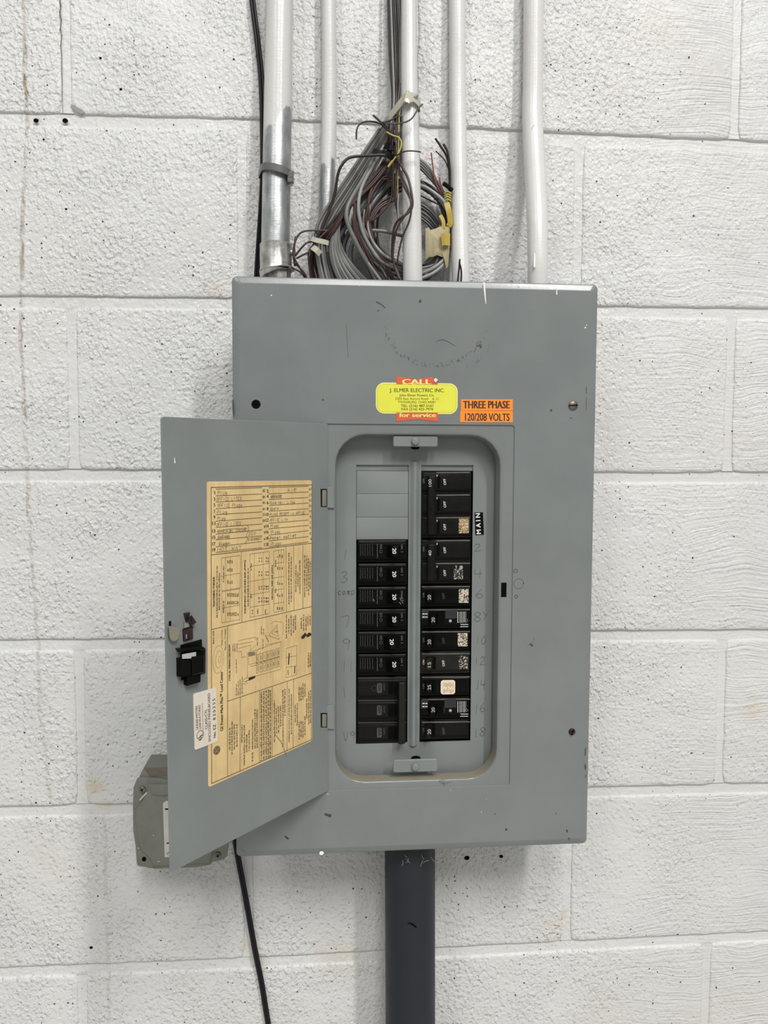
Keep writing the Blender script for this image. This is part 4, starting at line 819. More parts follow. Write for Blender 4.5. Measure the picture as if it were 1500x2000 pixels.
# ------------------------------------------------------------------ conduits
PIPES = []
def clear(p, r):
    """move a wire's point off any conduit it would cut through"""
    for PR in PIPES:
        A = np.array(PR); k = int(np.argmin(np.abs(A[:, 2] - p[2]))); k2 = min(max(k + (1 if (A[k, 2] > p[2]) else -1), 0), len(A) - 1)
        dz = A[k2, 2] - A[k, 2]; t = 0 if abs(dz) < 1e-6 else min(1, max(0, (p[2] - A[k, 2]) / dz)); a = A[k] + (A[k2] - A[k]) * t
        R = a[3] + r + .035 + (.16 if PR is PIPES[0] and p[2] < -6.3 else 0); d = p[:2] - a[:2]; L = np.linalg.norm(d)
        if L < R: p = np.array([*(a[:2] + d / (L + 1e-6) * R), p[2]])
    return np.array([p[0], min(p[1], -.2 - r), p[2]])
def conduit(label, pts, mat, name='conduit', n=32, extra=(), ridge=None):
    """pts: (px centre, py, depth of axis, width in px)"""
    P, R = [], []
    for px, py, y, w in pts:
        P.append(at(px, py, y)); R.append(inch(w / 2, y, px, py))
    top = P[0] + (P[0] - P[1]) / np.linalg.norm(P[0] - P[1]) * 9; P = [top] + P; R = [R[0]] + R
    PR = spline([np.append(p, r) for p, r in zip(P, R)], 8); PIPES.append(PR)
    root = empty(name, P[-1], label, 'conduit')
    m = Mesh(); m.tube([p[:3] for p in PR], [p[3] for p in PR], n); m.build('tube', mat, root, smooth=60)
    return root, P, R
ztop = float((ctr + HH2 * PV)[2])
c1, P1, R1 = conduit('wide conduit, white above and bare galvanised below, tied to the black cable', [(546, 0, -.95, 53), (542, 250, -1.2, 55), (538, 480, -1.6, 55), (538, 525, -1.62, 53)], pipe_mat('conduit_white_to_bare', at(545, 232, -1.4)[2], .03, at(545, 232, -1.4)[0], .9))
def collar(root, pts, name, mat, n=32, lip=0.0):
    m = Mesh(); P = [at(px, py, y) for px, py, y, w in pts]; m.tube(P, [inch(w / 2, y, px, py) for px, py, y, w in pts], n); return m.build(name, mat, root, smooth=40)
co = collar(c1, [(539, 477, -1.6, 60), (539, 479, -1.6, 63), (539, 522, -1.62, 62), (540, 527, -1.62, 66), (540, 530, -1.62, 60)], 'connector', M_CAST)
m = Mesh(); 
for px in (536, 556): q = at(px, 500, -1.6 - inch(31, -1.6)); m.tube([at(px, 480, q[1] + .06 + .1 * (px > 550)), at(px, 522, q[1] + .06 + .1 * (px > 550))], .045, 6)
m.build('connector_seam', M_STEEL, co, smooth=40)
m = Mesh(); a = at(566, 493, -1.75); m.tube([a, a + np.array([.2, 0, 0])], .14, 10); m.tube([a + np.array([.14, 0, 0]), a + np.array([.24, -.02, 0])], .18, 6); m.build('connector_screw', M_STEEL, co, smooth=40)
collar(c1, [(541, 529, -1.62, 69), (541, 534, -1.62, 69), (543, 535, -1.62, 50), (543, 560, -1.62, 48), (543, 590, -1.62, 48)], 'locknut', M_CAST, 8)
c2, *_ = conduit('slim conduit with patchy white paint wearing to bare metal, behind the fanned cables', [(642, 0, -.5, 29), (643, 200, -.55, 30), (640, 330, -.7, 30), (636, 440, -.85, 30), (634, 600, -1.0, 30)], pipe_mat('conduit_patchy', at(640, 320, -1)[2], .11, at(640, 330, -1)[0], -1.0))
c3, *_ = conduit('white conduit in front of the cable coil with loose brown wires over it', [(799, 0, -1.2, 31), (800, 180, -1.7, 33), (803, 350, -2.25, 36), (806, 545, -2.6, 38), (806, 580, -2.65, 38)], pipe_mat('conduit_white', -60, .01))
c4, *_ = conduit('white conduit just right of the coil, bare wire ends poking beside it', [(893, 0, -.5, 32), (894, 200, -.6, 33), (897, 400, -1.1, 34), (900, 540, -1.6, 35), (901, 590, -1.7, 35)], pipe_mat('conduit_white', -60, .01, white=(.65, .65, .635)))
c5, *_ = conduit('rightmost white conduit with an offset bend and a paint run', [(1042, 0, -.6, 39), (1041, 150, -.65, 39), (1040, 230, -.8, 40), (1044, 320, -1.3, 41), (1049, 420, -2.1, 41), (1050, 500, -2.45, 39), (1050, 550, -2.5, 39), (1050, 590, -2.5, 39)], pipe_mat('conduit_white', -60, .01, white=(.655, .645, .625)))
m = Mesh(); dr = [(1047, 435, 5), (1049, 450, 8), (1049, 470, 7), (1045, 490, 4), (1043.5, 510, 4), (1043.5, 520, 5), (1043.5, 523, 2)]
m.tube([at(x, y, -2.1 - .08 * i - inch(18.5, -2.2)) for i, (x, y, w) in enumerate(dr)], [inch(w / 2, -2.5) for *_, w in dr], 8); m.build('paint_run', M_WPAINT, c5, smooth=60)
m = Mesh(); q = [(1043, 245), (1039, 252), (1038, 266), (1043, 273), (1049, 272), (1046, 262), (1044, 250)]; m.tube(spline([at(x, y, -.95 - inch(20, -1.2) + .07) for x, y in q], 4), .045, 6); m.build('paint_blob', plain('cream_paint_blob', (.66, .58, .50), .5), c5, smooth=60)
# dark plastic conduit below the panel
pr_ = [(800, 1690, -2.3, 98), (801, 1800, -2.3, 97), (801, 2000, -2.3, 94)]
P = [at(800, 1672, -2.3)] + [at(x, y, d) for x, y, d, w in pr_]; rv = inch(49, -2.3, 800, 1700)
xb = (P[0] + P[-1])[0] / 2; zb = float((ctr - HH2 * PV)[2]) + .42
pvc = empty('conduit', (xb, -2.3, -ZF), 'thick dark grey plastic conduit running down from the panel', 'conduit')
m = Mesh(); x0_, x1_ = at(800, 1680, -2.3)[0], at(801.5, 2000, -2.3)[0]; z0_, z1_ = zb - .28, at(801, 2000, -2.3)[2]
slope = (x1_ - x0_) / (z1_ - z0_); R_p = lambda z: [np.array([x0_ + slope * (z - z0_) + rv * math.cos(a), -2.3 + rv * math.sin(a), z]) for a in np.linspace(0, 2 * math.pi, 49)[:-1]]
m.loops([R_p(z0_), R_p(z0_ - 20), R_p(-ZF + .05)], cap0=True); m.build('tube', M_PVC, pvc, smooth=50)
m = Mesh(); m.loops([[np.array([x0_ + r * math.cos(a), -2.3 + r * math.sin(a), z]) for a in np.linspace(0, 2 * math.pi, 49)[:-1]] for r, z in ((rv * 1.02, z0_ - .04), (rv * 1.02, z0_ + .12), (rv * .85, z0_ + .2), (rv * .8, zb + .02))], cap0=True); m.build('threaded_adapter', M_DUST, pvc, smooth=50)
m = Mesh(); PVp = Plane((x0_, -2.3 - rv - .004, 0), (1, 0, 0), (0, 0, 1), (0, -1, 0))
for a, b in (((797, 1803), (806, 1806)), ((801, 1802), (812, 1811)), ((806, 1804), (813, 1811))): m.ribbon(PVp, [PVp.uv(*a), PVp.uv(*b)], .06, 0)
m.build('black_mark', M_BTAPE, pvc)
m = Mesh(); g = random.Random(3)
for i in range(8):
    a = np.array([g.uniform(785, 842), g.uniform(1668, 1682)]); b = a + np.array([g.uniform(-14, 10), g.uniform(4, 14)])
    m.tube(spline([at(*a, -2.3 - rv + .02), at(*((a + b) / 2 + g.uniform(-2, 2)), -2.3 - rv - .06), at(*b, -2.3 - rv - .02)], 3), .009, 4)
m.build('cobweb', plain('dusty_web', (.36, .36, .33), .9), pvc)['kind'] = 'stuff'

# ------------------------------------------------------------------ black cable that passes behind the panel
m = Mesh()
cp = [(489, -60, -.2), (493, 0, -.25), (503, 80, -.3), (511, 160, -.42), (513.5, 250, -.6), (514, 335, -.75), (511, 400, -.6), (507, 460, -.4), (502, 537, -.2), (497, 640, -.17), (484, 1000, -.17), (466, 1400, -.17), (458, 1600, -.17), (460, 1642, -.2), (466, 1680, -.22), (481, 1760, -.2), (497, 1850, -.2), (511, 1920, -.2), (524, 2000, -.2), (540, 2080, -.2), (551, 2200, -.2), (560, 2450, -.2), (562, 3000, -.2)]
cpt = spline([at(*p) for p in cp], 5)
for s_ in (-1, 1): m.tube([p + np.array([.062 * s_, 0, 0]) for p in cpt], .078, 10)
tag(m.build('cable', M_CABLE, smooth=60), 'black twin cable running beside the wide conduit and out below the panel', 'cable')
tie = empty('cable_tie', at(541, 338, -1.5), 'grey cable tie strapping the black cable to the wide conduit', 'cable tie')
m = Mesh(); cA = at(541, 338, -1.5); cB = at(514, 335, -.75); RA = inch(27.6, -1.5) + .03; ring = []
for a in np.linspace(0, 2 * math.pi, 41)[:-1]:
    d = np.array([math.cos(a), math.sin(a)]); p = cA[[0, 1]] + d * RA; q = cB[[0, 1]] + np.array([-.02, 0]) + d * .17
    p = p if p @ d > q @ d else q; ring.append(np.array([p[0], p[1], cA[2] - (p[0] - cA[0]) * .22]))
up = np.array([0, 0, .15]); out = [r - (np.array([cA[0], cA[1], r[2]]) - r) / np.linalg.norm(np.array([cA[0], cA[1], r[2]]) - r) * .035 for r in ring]
m.loops([[r - up for r in ring], [r - up for r in out], [r + up for r in out], [r + up for r in ring], [r - up for r in ring]], cap1=False); m.build('strap', M_TIE, tie, smooth=40)
m = Mesh(); hp = Plane(at(567, 345, -1.5 - RA * .55), (1, 0, 0), (0, 0, 1), (0, -1, 0)); m.box(hp, -.13, .15, -.28, .22, -.15, .1, .03); m.box(hp, .02, .1, -.4, -.2, -.05, .05); m.box(hp, -.02, .08, -.06, .1, .08, .12, .01); m.build('tie_head', M_TIE, tie, smooth=30)

# ------------------------------------------------------------------ tangle of cables above the panel
bun = empty('cable_bundle', at(760, 556, -1.2), 'tangled coil of grey cables and brown wires stuffed behind the conduits above the panel', 'cables')
wr = random.Random(21)
def wire(pts, dpx, mat, name='cable', n=7, seg=6, jit=0.0):
    P = [at(x + wr.uniform(-jit, jit), y + wr.uniform(-jit, jit), d) for x, y, d in pts]
    Q = [clear(p, inch(dpx / 2, -1.2)) for p in spline(P, seg)]
    for _ in range(2): Q = [Q[0]] + [clear((a + 2 * b + c) / 4, inch(dpx / 2, -1.2)) for a, b, c in zip(Q, Q[1:], Q[2:])] + [Q[-1]]
    m = Mesh(); m.tube(Q, inch(dpx / 2, -1.2), n); return m.build(name, mat, bun, smooth=60)
gw = lambda: wr.choice(M_GREYW[:3]); bw = lambda: wr.choice(M_BRNW)
# the drop from above, left of the white conduit
for i in range(9):
    x = 758 + i * 2.6; b = i in (0, 1, 3, 5)
    wire([(x - 2, -60, -.5 - .08 * (i % 3)), (x, 0, -.6 - .1 * (i % 3)), (x + 3 + i * .4, 110, -.8 - .1 * (i % 3)), (767 + i * 1.3, 200, -1.2 - .12 * (i % 3)), (760 + i * 1.6, 250, -1.5 - .1 * (i % 3)), (758 + i * 1.5, 295, -1.6)], 5.5 if not b else 4.5, bw() if b else gw(), 'brown_wire' if b else 'cable')
wire([(786, -60, -.7), (787, 0, -.75), (785, 100, -1.0), (784, 200, -1.3), (782, 260, -1.7), (778, 320, -1.7)], 13, M_GREYW[0])
# straight grey fan to the lower left, gathered low on the left, then turning under
for i in range(11):
    t = i / 10; xs, xe = 741 + 26 * t, 613 + 52 * t; dp = -1.9 + .9 * t
    wire([(770 - 8 * (1 - t), 225, -1.5), (xs, 252 + 8 * t, dp), ((xs + xe) / 2 - 2, 352 + 10 * t, dp), (xe + 10, 430 + 8 * t, dp), (xe + 3 + 4 * t, 470, dp), (xe + 6 + 6 * t, 510, dp + .2), (xe + 20 + 10 * t, 575, dp + .3)], 5.6, M_GREYW[2] if i % 3 else M_GREYW[0], jit=1.2)
for i in range(5):
    t = i / 4; wire([(768, 240, -1.4), (757 + 4 * i, 300, -1.7), (735 + 6 * i, 350, -1.6 + .1 * i), (690 + 9 * i, 400, -1.6), (640 + 14 * i, 455, -1.5), (625 + 15 * i, 500, -1.3), (640 + 15 * i, 580, -1.2)], wr.choice((7, 9)), M_GREYW[1] if i % 2 else M_GREYW[0], jit=1.5)
for i in range(4):
    wire([(763, 262, -1.75), (752 + 3 * i, 310, -2.0), (720 + 4 * i, 355, -2.0), (672 + 4 * i, 405, -2.0), (640 + 5 * i, 447, -1.9), (620 + 6 * i, 470, -1.7), (606 + 3 * i, 505, -1.5), (616 + 8 * i, 575, -1.3)], 4.8, bw(), 'brown_wire', jit=1.5)
# arcs of pale cable dropping behind the cover
for i in range(10):
    t = i / 9
    wire([(664 + 6 * t, 425 - 6 * t, -1.7), (652 + 10 * t, 452, -1.75), (646 + 24 * t, 490, -1.7 + .3 * t), (654 + 44 * t, 530, -1.5), (676 + 70 * t, 575, -1.3)], 5.6, M_GREYW[2] if i % 2 else M_GREYW[0], jit=1.5)
for i in range(5):
    wire([(690 + 3 * i, 392, -1.5), (678 + 4 * i, 412, -1.9), (684 + 7 * i, 450, -1.9), (705 + 9 * i, 495, -1.8), (730 + 12 * i, 540, -1.5), (750 + 14 * i, 580, -1.3)], wr.choice((6, 8.5)), M_GREYW[i % 2], jit=1.5)
# the coil itself, passing behind the white conduit
for i in range(17):
    cx, cy = 797 + wr.uniform(-7, 7), 447 + wr.uniform(-8, 8); rx, ry = 66 + wr.uniform(0, 26), 78 + wr.uniform(0, 32); ph = wr.uniform(0, 6.28); d0 = -.5 - .055 * i
    a0 = ph; a1 = ph + wr.uniform(4.6, 6.1)
    if i % 3: a0, a1 = 1.95 + wr.uniform(-.5, .3), 1.95 + wr.uniform(3.9, 5.6)
    pts = [(cx + rx * math.cos(a) + wr.uniform(-2, 2), cy - ry * math.sin(a) + wr.uniform(-2, 2), max(-1.75, min(-.32, d0 + .12 * math.sin(3 * a + i)))) for a in np.linspace(a0, a1, 16)]
    b = i % 4 == 1; wire(pts, 4.8 if b else wr.choice((5.5, 6, 7.5)), bw() if b else M_GREYW[wr.choice((0, 1, 1, 2, 3))], 'brown_wire' if b else 'cable', seg=4)
for i in range(6):                              # lower turns of the coil
    wire([(700 + 5 * i, 470 + 4 * i, -1.6), (722 + 5 * i, 505 + 3 * i, -1.7), (765, 522 + 6 * i, -1.6), (820, 525 + 6 * i, -1.2), (862 - 3 * i, 508 + 5 * i, -1.1), (884 - 3 * i, 470, -.9), (884 - 5 * i, 430, -.8)], 6, M_GREYW[i % 3], jit=2)
for pts, d, k_ in ((((735, 300, -1.9), (712, 345, -1.95), (688, 385, -2.0), (677, 412, -2.1), (680, 440, -2.15), (703, 489, -2.1), (722, 522, -1.9), (745, 570, -1.6)), 9, 0), (((750, 285, -1.9), (728, 325, -1.95), (708, 362, -2.0), (700, 398, -2.1), (703, 430, -2.1), (712, 462, -2.0), (735, 500, -1.9), (775, 550, -1.5)), 7, 2), (((726, 450, -1.8), (752, 452, -1.8), (790, 462, -1.5)), 7, 0), (((690, 400, -1.9), (682, 435, -2.0), (692, 475, -2.0), (716, 510, -2.0), (752, 560, -1.8)), 6, 2), (((722, 400, -1.8), (718, 440, -1.9), (728, 472, -1.9), (752, 500, -1.9), (792, 520, -1.5)), 6, 2), (((712, 410, -1.8), (710, 450, -1.9), (722, 482, -1.9), (745, 512, -1.9), (792, 534, -1.5)), 6.5, 0)): wire(pts, d, M_GREYW[k_])
wire([(760, 303, -2.3), (735, 303, -2.4), (702, 305, -2.4), (680, 309, -2.4), (666, 325, -2.4), (659, 345, -2.3), (654, 378, -2.15), (640, 420, -2.05), (626, 452, -2.0), (612, 480, -1.9), (606, 520, -1.7), (612, 575, -1.5)], 5.5, M_BRNW[1], 'brown_wire')
# brown loops on the left half of the coil
for i in range(4):
    o_ = wr.uniform(-6, 6) + 3 * i
    wire([(768 + o_, 352, -1.6), (748 + o_, 346, -1.75), (728 + o_ * .5, 362, -1.9), (716 + 2 * i, 400, -1.95), (712 + 3 * i, 440, -1.9), (722 + 4 * i, 480, -1.9), (742 + 4 * i, 515, -1.8), (762 + 5 * i, 560, -1.6)], wr.choice((4.2, 5.4)), bw(), 'brown_wire', jit=4)
for i in range(3):
    wire([(681 + 3 * i, 440, -1.95), (676 + 2 * i, 405, -2.0), (684 + i, 391, -2.0), (692 + i, 400, -2.0), (690 + 3 * i, 440, -2.0), (704 + 5 * i, 490, -1.9), (735 + 7 * i, 560, -1.6)], 4.4, bw(), 'brown_wire', jit=1.5)
for i in range(3): wire([(770, 380 + 6 * i, -1.7), (745, 392 + 7 * i, -1.85), (728, 415 + 6 * i, -1.9), (722, 430 + 5 * i, -1.9)], 5, bw(), 'brown_wire', jit=2)
# loose loops at the lower left, beside the connector
for pts in (((576, 520, -1.9), (573, 490, -2.1), (582, 460, -2.1), (600, 450, -2.1), (640, 450, -2.0)), ((577, 500, -2.0), (592, 480, -2.1), (606, 471, -2.0), (618, 474, -1.9)), ((578, 505, -2.0), (604, 492, -2.1), (616, 486, -1.9)), ((640, 450, -2.0), (612, 478, -2.1), (603, 500, -2.0), (610, 560, -1.7)), ((573, 512, -2.0), (592, 530, -2.0), (604, 556, -1.8)), ((577, 462, -2.0), (574, 500, -2.1), (588, 528, -2.0), (600, 556, -1.8)), ((568, 522, -2.0), (590, 533, -2.0), (612, 560, -1.7))): wire(pts, 3.6, bw(), 'brown_wire', jit=.8)
# cables right of the white conduit
for i in range(4): wire([(812, 306 + 5 * i, -1.2), (832, 322 + 6 * i, -1.2), (850 + 2 * i, 350 + 6 * i, -1.15), (866 + 2 * i, 395, -1.1), (876 - 2 * i, 440, -1.0), (872 - 3 * i, 480, -1.0)], 7 if i < 3 else 5, M_GREYW[1 if i else 0], jit=1)
for i in range(5): wire([(815, 395 + 7 * i, -1.0), (838, 408 + 8 * i, -1.05), (855, 430 + 8 * i, -1.0), (868, 460 + 5 * i, -.9)], 5, M_GREYW[3] if i % 2 else M_GREYW[1], jit=1.5)
for i in range(3): wire([(818, 350 + 14 * i, -1.0), (845, 372 + 10 * i, -1.1), (868, 380 + 12 * i, -1.1), (880, 372 + 8 * i, -1.0)], 3, wr.choice(M_BRNW + [M_GREYW[3]]), 'brown_wire', jit=2)
# cut ends sticking up
for pts, d, mt in ((((850, 270, -1.6), (862, 288, -1.5), (874, 310, -1.4), (878, 350, -1.3), (877, 400, -1.2)), 4.2, M_BRNW[1]), (((866, 281, -1.7), (875, 300, -1.6), (879, 340, -1.5), (877, 390, -1.3)), 4.5, M_BRNW[1]), (((842, 298, -1.5), (846, 330, -1.4), (850, 355, -1.3), (862, 380, -1.2)), 2.6, M_REDW), (((851, 295, -1.6), (868, 312, -1.5), (876, 330, -1.4)), 2.6, M_BRNW[2]), (((858, 346, -1.4), (861, 362, -1.3), (870, 380, -1.2)), 2.6, M_REDW), (((866, 358, -1.6), (874, 364, -1.5), (884, 372, -1.4)), 8, M_BTAPE), (((898, 506, -2.4), (896, 530, -2.3), (893, 560, -2.2)), 3.4, M_BRNW[1]), (((897, 512, -2.4), (901, 530, -2.3), (900, 560, -2.2)), 3.4, M_BRNW[1])): wire(pts, d, mt, 'wire_end')
for pts, d, mt in ((((696, 272, -2.4), (697, 252, -2.4), (706, 240, -2.3), (725, 237, -2.2), (745, 243, -2.1), (763, 262, -2.0)), 3.2, M_BRNW[1]), (((729, 225, -2.3), (742, 237, -2.3), (756, 250, -2.2), (766, 268, -2.1)), 4, M_BRNW[1]), (((734, 228, -2.3), (748, 244, -2.3), (762, 262, -2.2)), 3, M_BRNW[0]), (((750, 240, -2.4), (766, 242, -2.6), (786, 240, -2.7), (804, 232, -2.8), (818, 210, -2.8), (826, 203, -2.8)), 3, M_GREYW[1]), (((782, 228, -2.6), (786, 226, -2.6), (784, 250, -2.6), (776, 268, -2.4)), 3, M_GREYW[1]), (((780, 226, -2.5), (760, 236, -2.4), (742, 240, -2.3)), 3, M_GREYW[3]), (((694, 274, -2.4), (692, 288, -2.4)), 1.5, M_WPAINT), (((755, 258, -2.4), (768, 265, -2.5), (778, 268, -2.6), (784, 278, -2.6), (780, 296, -2.6), (766, 316, -2.5)), 2.8, M_YELW), (((767, 314, -2.5), (758, 326, -2.4)), 4.5, M_YELW), (((770, 306, -2.5), (790, 296, -2.9), (808, 295, -3.0), (822, 297, -2.9)), 2.6, M_BRNW[2])): wire(pts, d, mt, 'wire_end')
# wires hanging down in front of the white conduit
for pts, d in ((((768, 232, -2.0), (772, 300, -2.2), (780, 318, -2.7), (796, 345, -2.95), (804, 380, -3.1), (805, 405, -3.1), (792, 420, -3.1), (776, 432, -2.9), (768, 455, -2.6), (766, 500, -2.4), (776, 530, -2.5), (788, 560, -2.6)), 4.6), (((771, 240, -2.1), (776, 310, -2.4), (783, 350, -2.7), (800, 385, -3.1), (803, 400, -3.15), (796, 414, -3.1), (778, 440, -2.9), (770, 470, -2.6), (768, 510, -2.5), (780, 545, -2.6)), 4), (((766, 240, -2.0), (768, 330, -2.2), (770, 380, -2.3), (777, 420, -2.4), (781, 450, -2.5)), 3.6), (((774, 250, -2.2), (775, 320, -2.4), (773, 370, -2.4), (778, 430, -2.5)), 3.6), (((770, 250, -2.1), (766, 330, -2.1), (764, 390, -2.1), (735, 425, -2.1), (724, 432, -2.0)), 4), (((770, 255, -2.2), (780, 330, -2.6), (797, 370, -3.05), (803, 400, -3.15), (800, 430, -3.1), (784, 470, -2.8), (776, 520, -2.5), (786, 575, -2.5)), 3.4)): wire(pts, d, M_BRNW[0] if d > 3.7 else bw(), 'brown_wire')
wire([(778, 380, -2.6), (777, 410, -2.6), (780, 450, -2.6)], 3, M_GREYW[2])
for x in (775, 779): wire([(x + 1, 200, -1.9), (x, 260, -2.1), (x - 2, 330, -2.4), (x - 2, 400, -2.4)], 2.2, M_YELW if x > 776 else M_BRNW[2], 'brown_wire')
# tapes
def strip(pts, wpx, mat, name, n=9, th_=.02):
    P = [clear(p, .04) for p in spline([at(*p) for p in pts], 5)]; m = Mesh(); hw_ = inch(wpx / 2, -2)
    L_ = []
    for i, p in enumerate(P):
        t = P[min(i + 1, len(P) - 1)] - P[max(0, i - 1)]; t /= np.linalg.norm(t); b = np.cross(t, (0, 1, 0)); b /= np.linalg.norm(b); nn = np.cross(b, t) * th_
        L_.append([p - b * hw_, p + b * hw_, p + b * hw_ + nn, p - b * hw_ + nn])
    m.loops(L_, cap0=True, cap1=True); return m.build(name, mat, bun, smooth=40)
strip([(728, 295, -2.2), (742, 299, -2.35), (756, 301, -2.4), (768, 309, -2.3)], 12, M_BTAPE, 'black_tape'); strip([(752, 283, -2.0), (764, 286, -2.2), (776, 283, -2.15)], 14, M_BTAPE, 'black_tape')
g = random.Random(5); m = Mesh(); tp = Plane(at(855, 475, -1.45), (1, 0, 0), (0, 0, 1), (0, -1, 0))
ol = [(831, 446), (837, 444), (840, 449), (850, 446), (862, 441), (872, 441), (880, 439), (878, 448), (878, 480), (877, 500), (875, 520), (872, 525), (872, 506), (864, 502), (854, 498), (844, 502), (838, 502), (831, 506)]
nx_, ny_ = 9, 9; uvp = [tp.uv(*p) for p in ol]
c = sum(uvp) / len(uvp); rings = []
for s_ in (1, .85, .7, .55, .4, .25, .1): rings.append([tp.pt(*(c + (p - c) * s_), .06 * (1 - s_ * s_) + .09 * noise.noise(Vector(((c + (p - c) * s_)[0] * 3.2, (c + (p - c) * s_)[1] * 2.2, 4))) + .05 * noise.noise(Vector(((c + (p - c) * s_)[0] * 9, (c + (p - c) * s_)[1] * 7, 9)))) for p in uvp])
back = [[p + np.array([0, .03, 0]) for p in r] for r in rings]
m.loops(rings); m.loops(back); m.build('masking_tape', M_TAPE, bun, smooth=60)
strip([(862, 468, -1.66), (870, 467, -1.70), (879, 468, -1.66)], 23, M_TAPEY, 'yellow_tape'); strip([(872, 395, -1.5), (876, 410, -1.6), (880, 432, -1.55), (876, 442, -1.5)], 11, M_TAPEY, 'yellow_tape'); strip([(860, 420, -1.45), (866, 432, -1.5), (866, 446, -1.5)], 7, M_TAPEY, 'yellow_tape')
for i in range(4): wire([(868, 378 + 5 * i, -1.45), (874, 374 + 5 * i, -1.55), (881, 378 + 5 * i, -1.5)], 3, M_YELW, 'yellow_wire')
strip([(608, 466, -2.2), (618, 469, -2.35), (632, 472, -2.3), (642, 475, -2.2)], 9, M_NYLON, 'nylon_tie'); strip([(610, 482, -2.2), (618, 488, -2.35), (626, 496, -2.25)], 11, M_NYLON, 'nylon_tie')
# nylon strap that holds the drop to the white conduit
tie2 = empty('strap_clamp', at(795, 200, -2.4), 'yellowed nylon strap clamping the cables to the white conduit', 'strap')
cA = at(800, 205, -1.92); RA = inch(17, -1.9) + .05; m = Mesh(); ring = []
for a in np.linspace(0, 2 * math.pi, 37)[:-1]:
    d = np.array([math.cos(a), math.sin(a)]); p = cA[[0, 1]] + d * RA; q = at(766, 205, -1.5)[[0, 1]] + d * .2
    p = p if p @ d > q @ d else q; dx = p[0] - cA[0]; ring.append(np.array([p[0], p[1], cA[2] + .16 - .95 * dx * dx - .1 * dx]))
up = np.array([0, 0, .19]); out = [r + np.array([(r[0] - cA[0]) * .06, (r[1] - cA[1]) * .06, 0]) for r in ring]
m.loops([[r - up for r in ring], [r - up for r in out], [r + up for r in out], [r + up for r in ring], [r - up for r in ring]], cap1=False); m.build('strap', M_NYLON, tie2, smooth=40)
hp = Plane(at(797, 192, -2.45), (1, 0, 0), (0, 0, 1), (0, -1, 0)); m = Mesh(); m.prism(hp, [(-.22, -.2), (.2, -.2), (.16, .22), (.02, .32), (-.08, .34)], -.12, .06, .03); m.build('strap_lug', M_NYLON, tie2, smooth=40)
m = Mesh(); m.tube([hp.pt(-.06, -.14, -.1), hp.pt(-.06, -.14, .12)], .09, 10, k=0); m.tube([hp.pt(.02, -.2, .05), hp.pt(.02, -.2, .1)], .05, 8); m.tube([hp.pt(.3, .12, -.1), hp.pt(.45, .2, -.05)], .07, 8); m.build('strap_screw', M_STEEL, tie2, smooth=40)

# ------------------------------------------------------------------ weatherproof junction box behind the door
zJ = lambda X, Y: (240 + X / 6.25, 1480 + Y / 6.25)
jb = empty('junction_box', at(350, 1698, -1), 'grey cast metal outlet box with screwed cover, half hidden behind the open door', 'junction box')
JP = Plane(at(350, 1600, -2.0), (math.cos(-.012), 0, math.sin(-.012)), (-math.sin(-.012), 0, math.cos(-.012)), (0, -1, 0))
jq = lambda w, *p: [JP.uv(*zJ(*q), w) for q in p]
m = Mesh(); bodyq = jq(-.25, (190, 250), (250, 130), (760, 128), (1210, 150), (1235, 1000), (1210, 1240), (1080, 1275), (350, 1345), (180, 1310), (160, 1000)); m.prism(JP, bodyq, -2.0, -.16, .08, r=2); m.build('box_body', M_BOX, jb, smooth=40)
m = Mesh(); cq = jq(0, (165, 270), (200, 245), (330, 245), (560, 270), (1150, 262), (1250, 275), (1285, 320), (1285, 1100), (1270, 1210), (1230, 1250), (1100, 1280), (1060, 1315), (900, 1345), (370, 1365), (345, 1345), (200, 1335), (165, 1300), (150, 1080), (122, 900), (118, 600), (125, 370)); m.prism(JP, cq, -.18, -.02, .05, r=2)
m.prism(JP, jq(.1, (300, 330), (1140, 300), (1120, 450), (1200, 560), (1190, 1050), (1100, 1140), (1060, 1290), (360, 1335), (330, 1240), (200, 1110), (160, 880), (150, 640), (290, 440)), -.06, .10, .08, r=3)
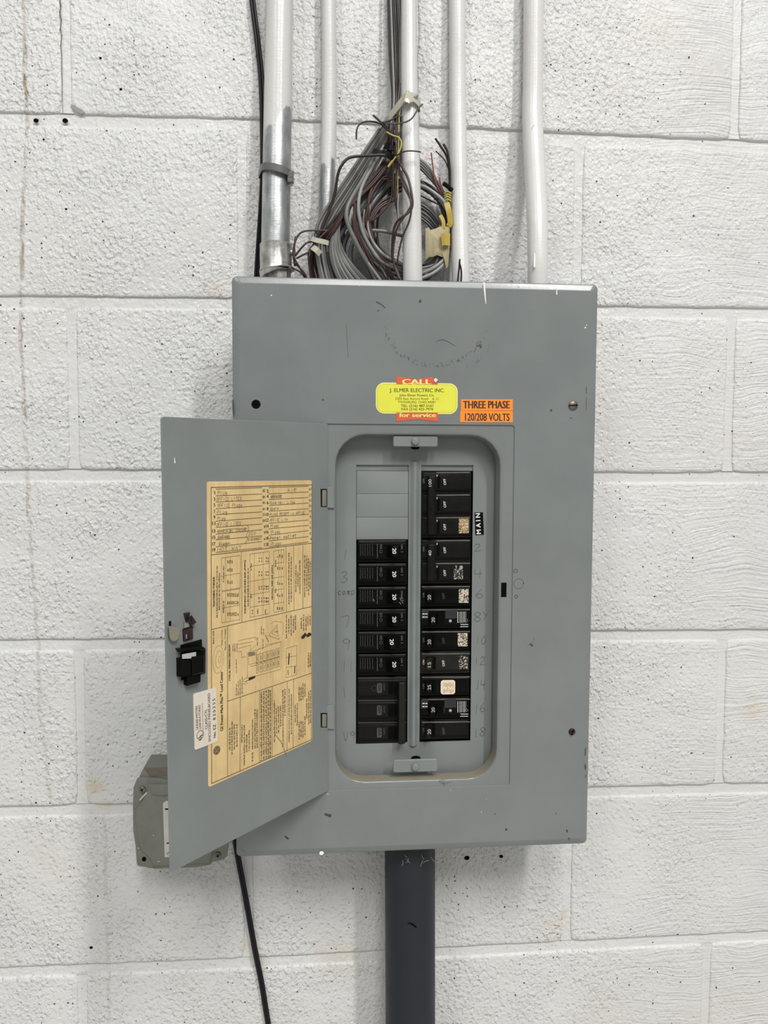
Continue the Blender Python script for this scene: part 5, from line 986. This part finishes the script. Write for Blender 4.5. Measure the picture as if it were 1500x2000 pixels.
m.prism(JP, jq(.16, (330, 345), (620, 330), (600, 430), (520, 470), (345, 455)), .06, .17, .06, r=3)
m.build('box_cover', M_BOX, jb, smooth=40)
for X, Y, k_ in ((235, 385, 0), (1160, 1190, 0), (258, 1238, 1)):
    c = JP.uv(*zJ(X, Y)); m = Mesh(); R0 = inch(6.6, -2)
    if k_: m.disc(JP, c, R0 * .62, R0 * .7, .0); m.build('screw_hole', M_DARK, jb); continue
    m.loops([[JP.pt(c[0] + R0 * q * math.cos(a), c[1] + R0 * q * math.sin(a), w) for a in np.linspace(0, 2 * math.pi, 19)[:-1]] for q, w in ((1, -.03), (.95, .05), (.6, .08), (.2, .085))], k=0)
    for a in (.4, 1.97): d = np.array([math.cos(a), math.sin(a)]) * R0 * .5; m.ribbon(JP, [c - d, c + d], .035, .09, 1)
    m.build('cover_screw', [M_BOXSCREW, M_DARK], jb, smooth=40)
m = Mesh(); m.prism(JP, jq(.11, (487, 560), (520, 530), (760, 520), (760, 1215), (510, 1215)), .09, .115, .01, k=0)
m.ribbon(JP, jq(.12, (520, 628), (556, 627)), .07, .118, 1); m.ribbon(JP, jq(.12, (538, 1043), (590, 1042)), .06, .118, 1); a, b = jq(.12, (530, 1190), (590, 1188)); m.text(JP, 'W', a, b, .16, .118, .01, 2)
m.build('box_label', [plain('worn_white_label', (.50, .49, .44), .6, var=.2), M_DARK, M_GREY_INK], jb)['label'] = 'worn white label strip'
m = Mesh(); m.prism(JP, jq(-.1, (255, 140), (330, 240), (545, 230), (760, 225), (760, 135)), -.3, -.145, .02); m.build('dusty_top', plain('brown_dust', (.15, .125, .10), .9, var=.4, scale=120), jb, smooth=40)
m = Mesh()
for a, b, c_ in (((205, 520), (290, 430), .07),): m.ribbon(JP, jq(.1, a, b), c_, .06)
for X, Y in ((420, 1265), (440, 1260), (180, 1100), (365, 940)): m.tube([JP.pt(*jq(.12, (X, Y))[0], .12), JP.pt(*jq(.12, (X + 18, Y + 8))[0], .13)], .02, 5)
m.build('paint_fleck', plain('dried_fleck', (.5, .48, .42), .7), jb)
bpy.context.view_layer.update()
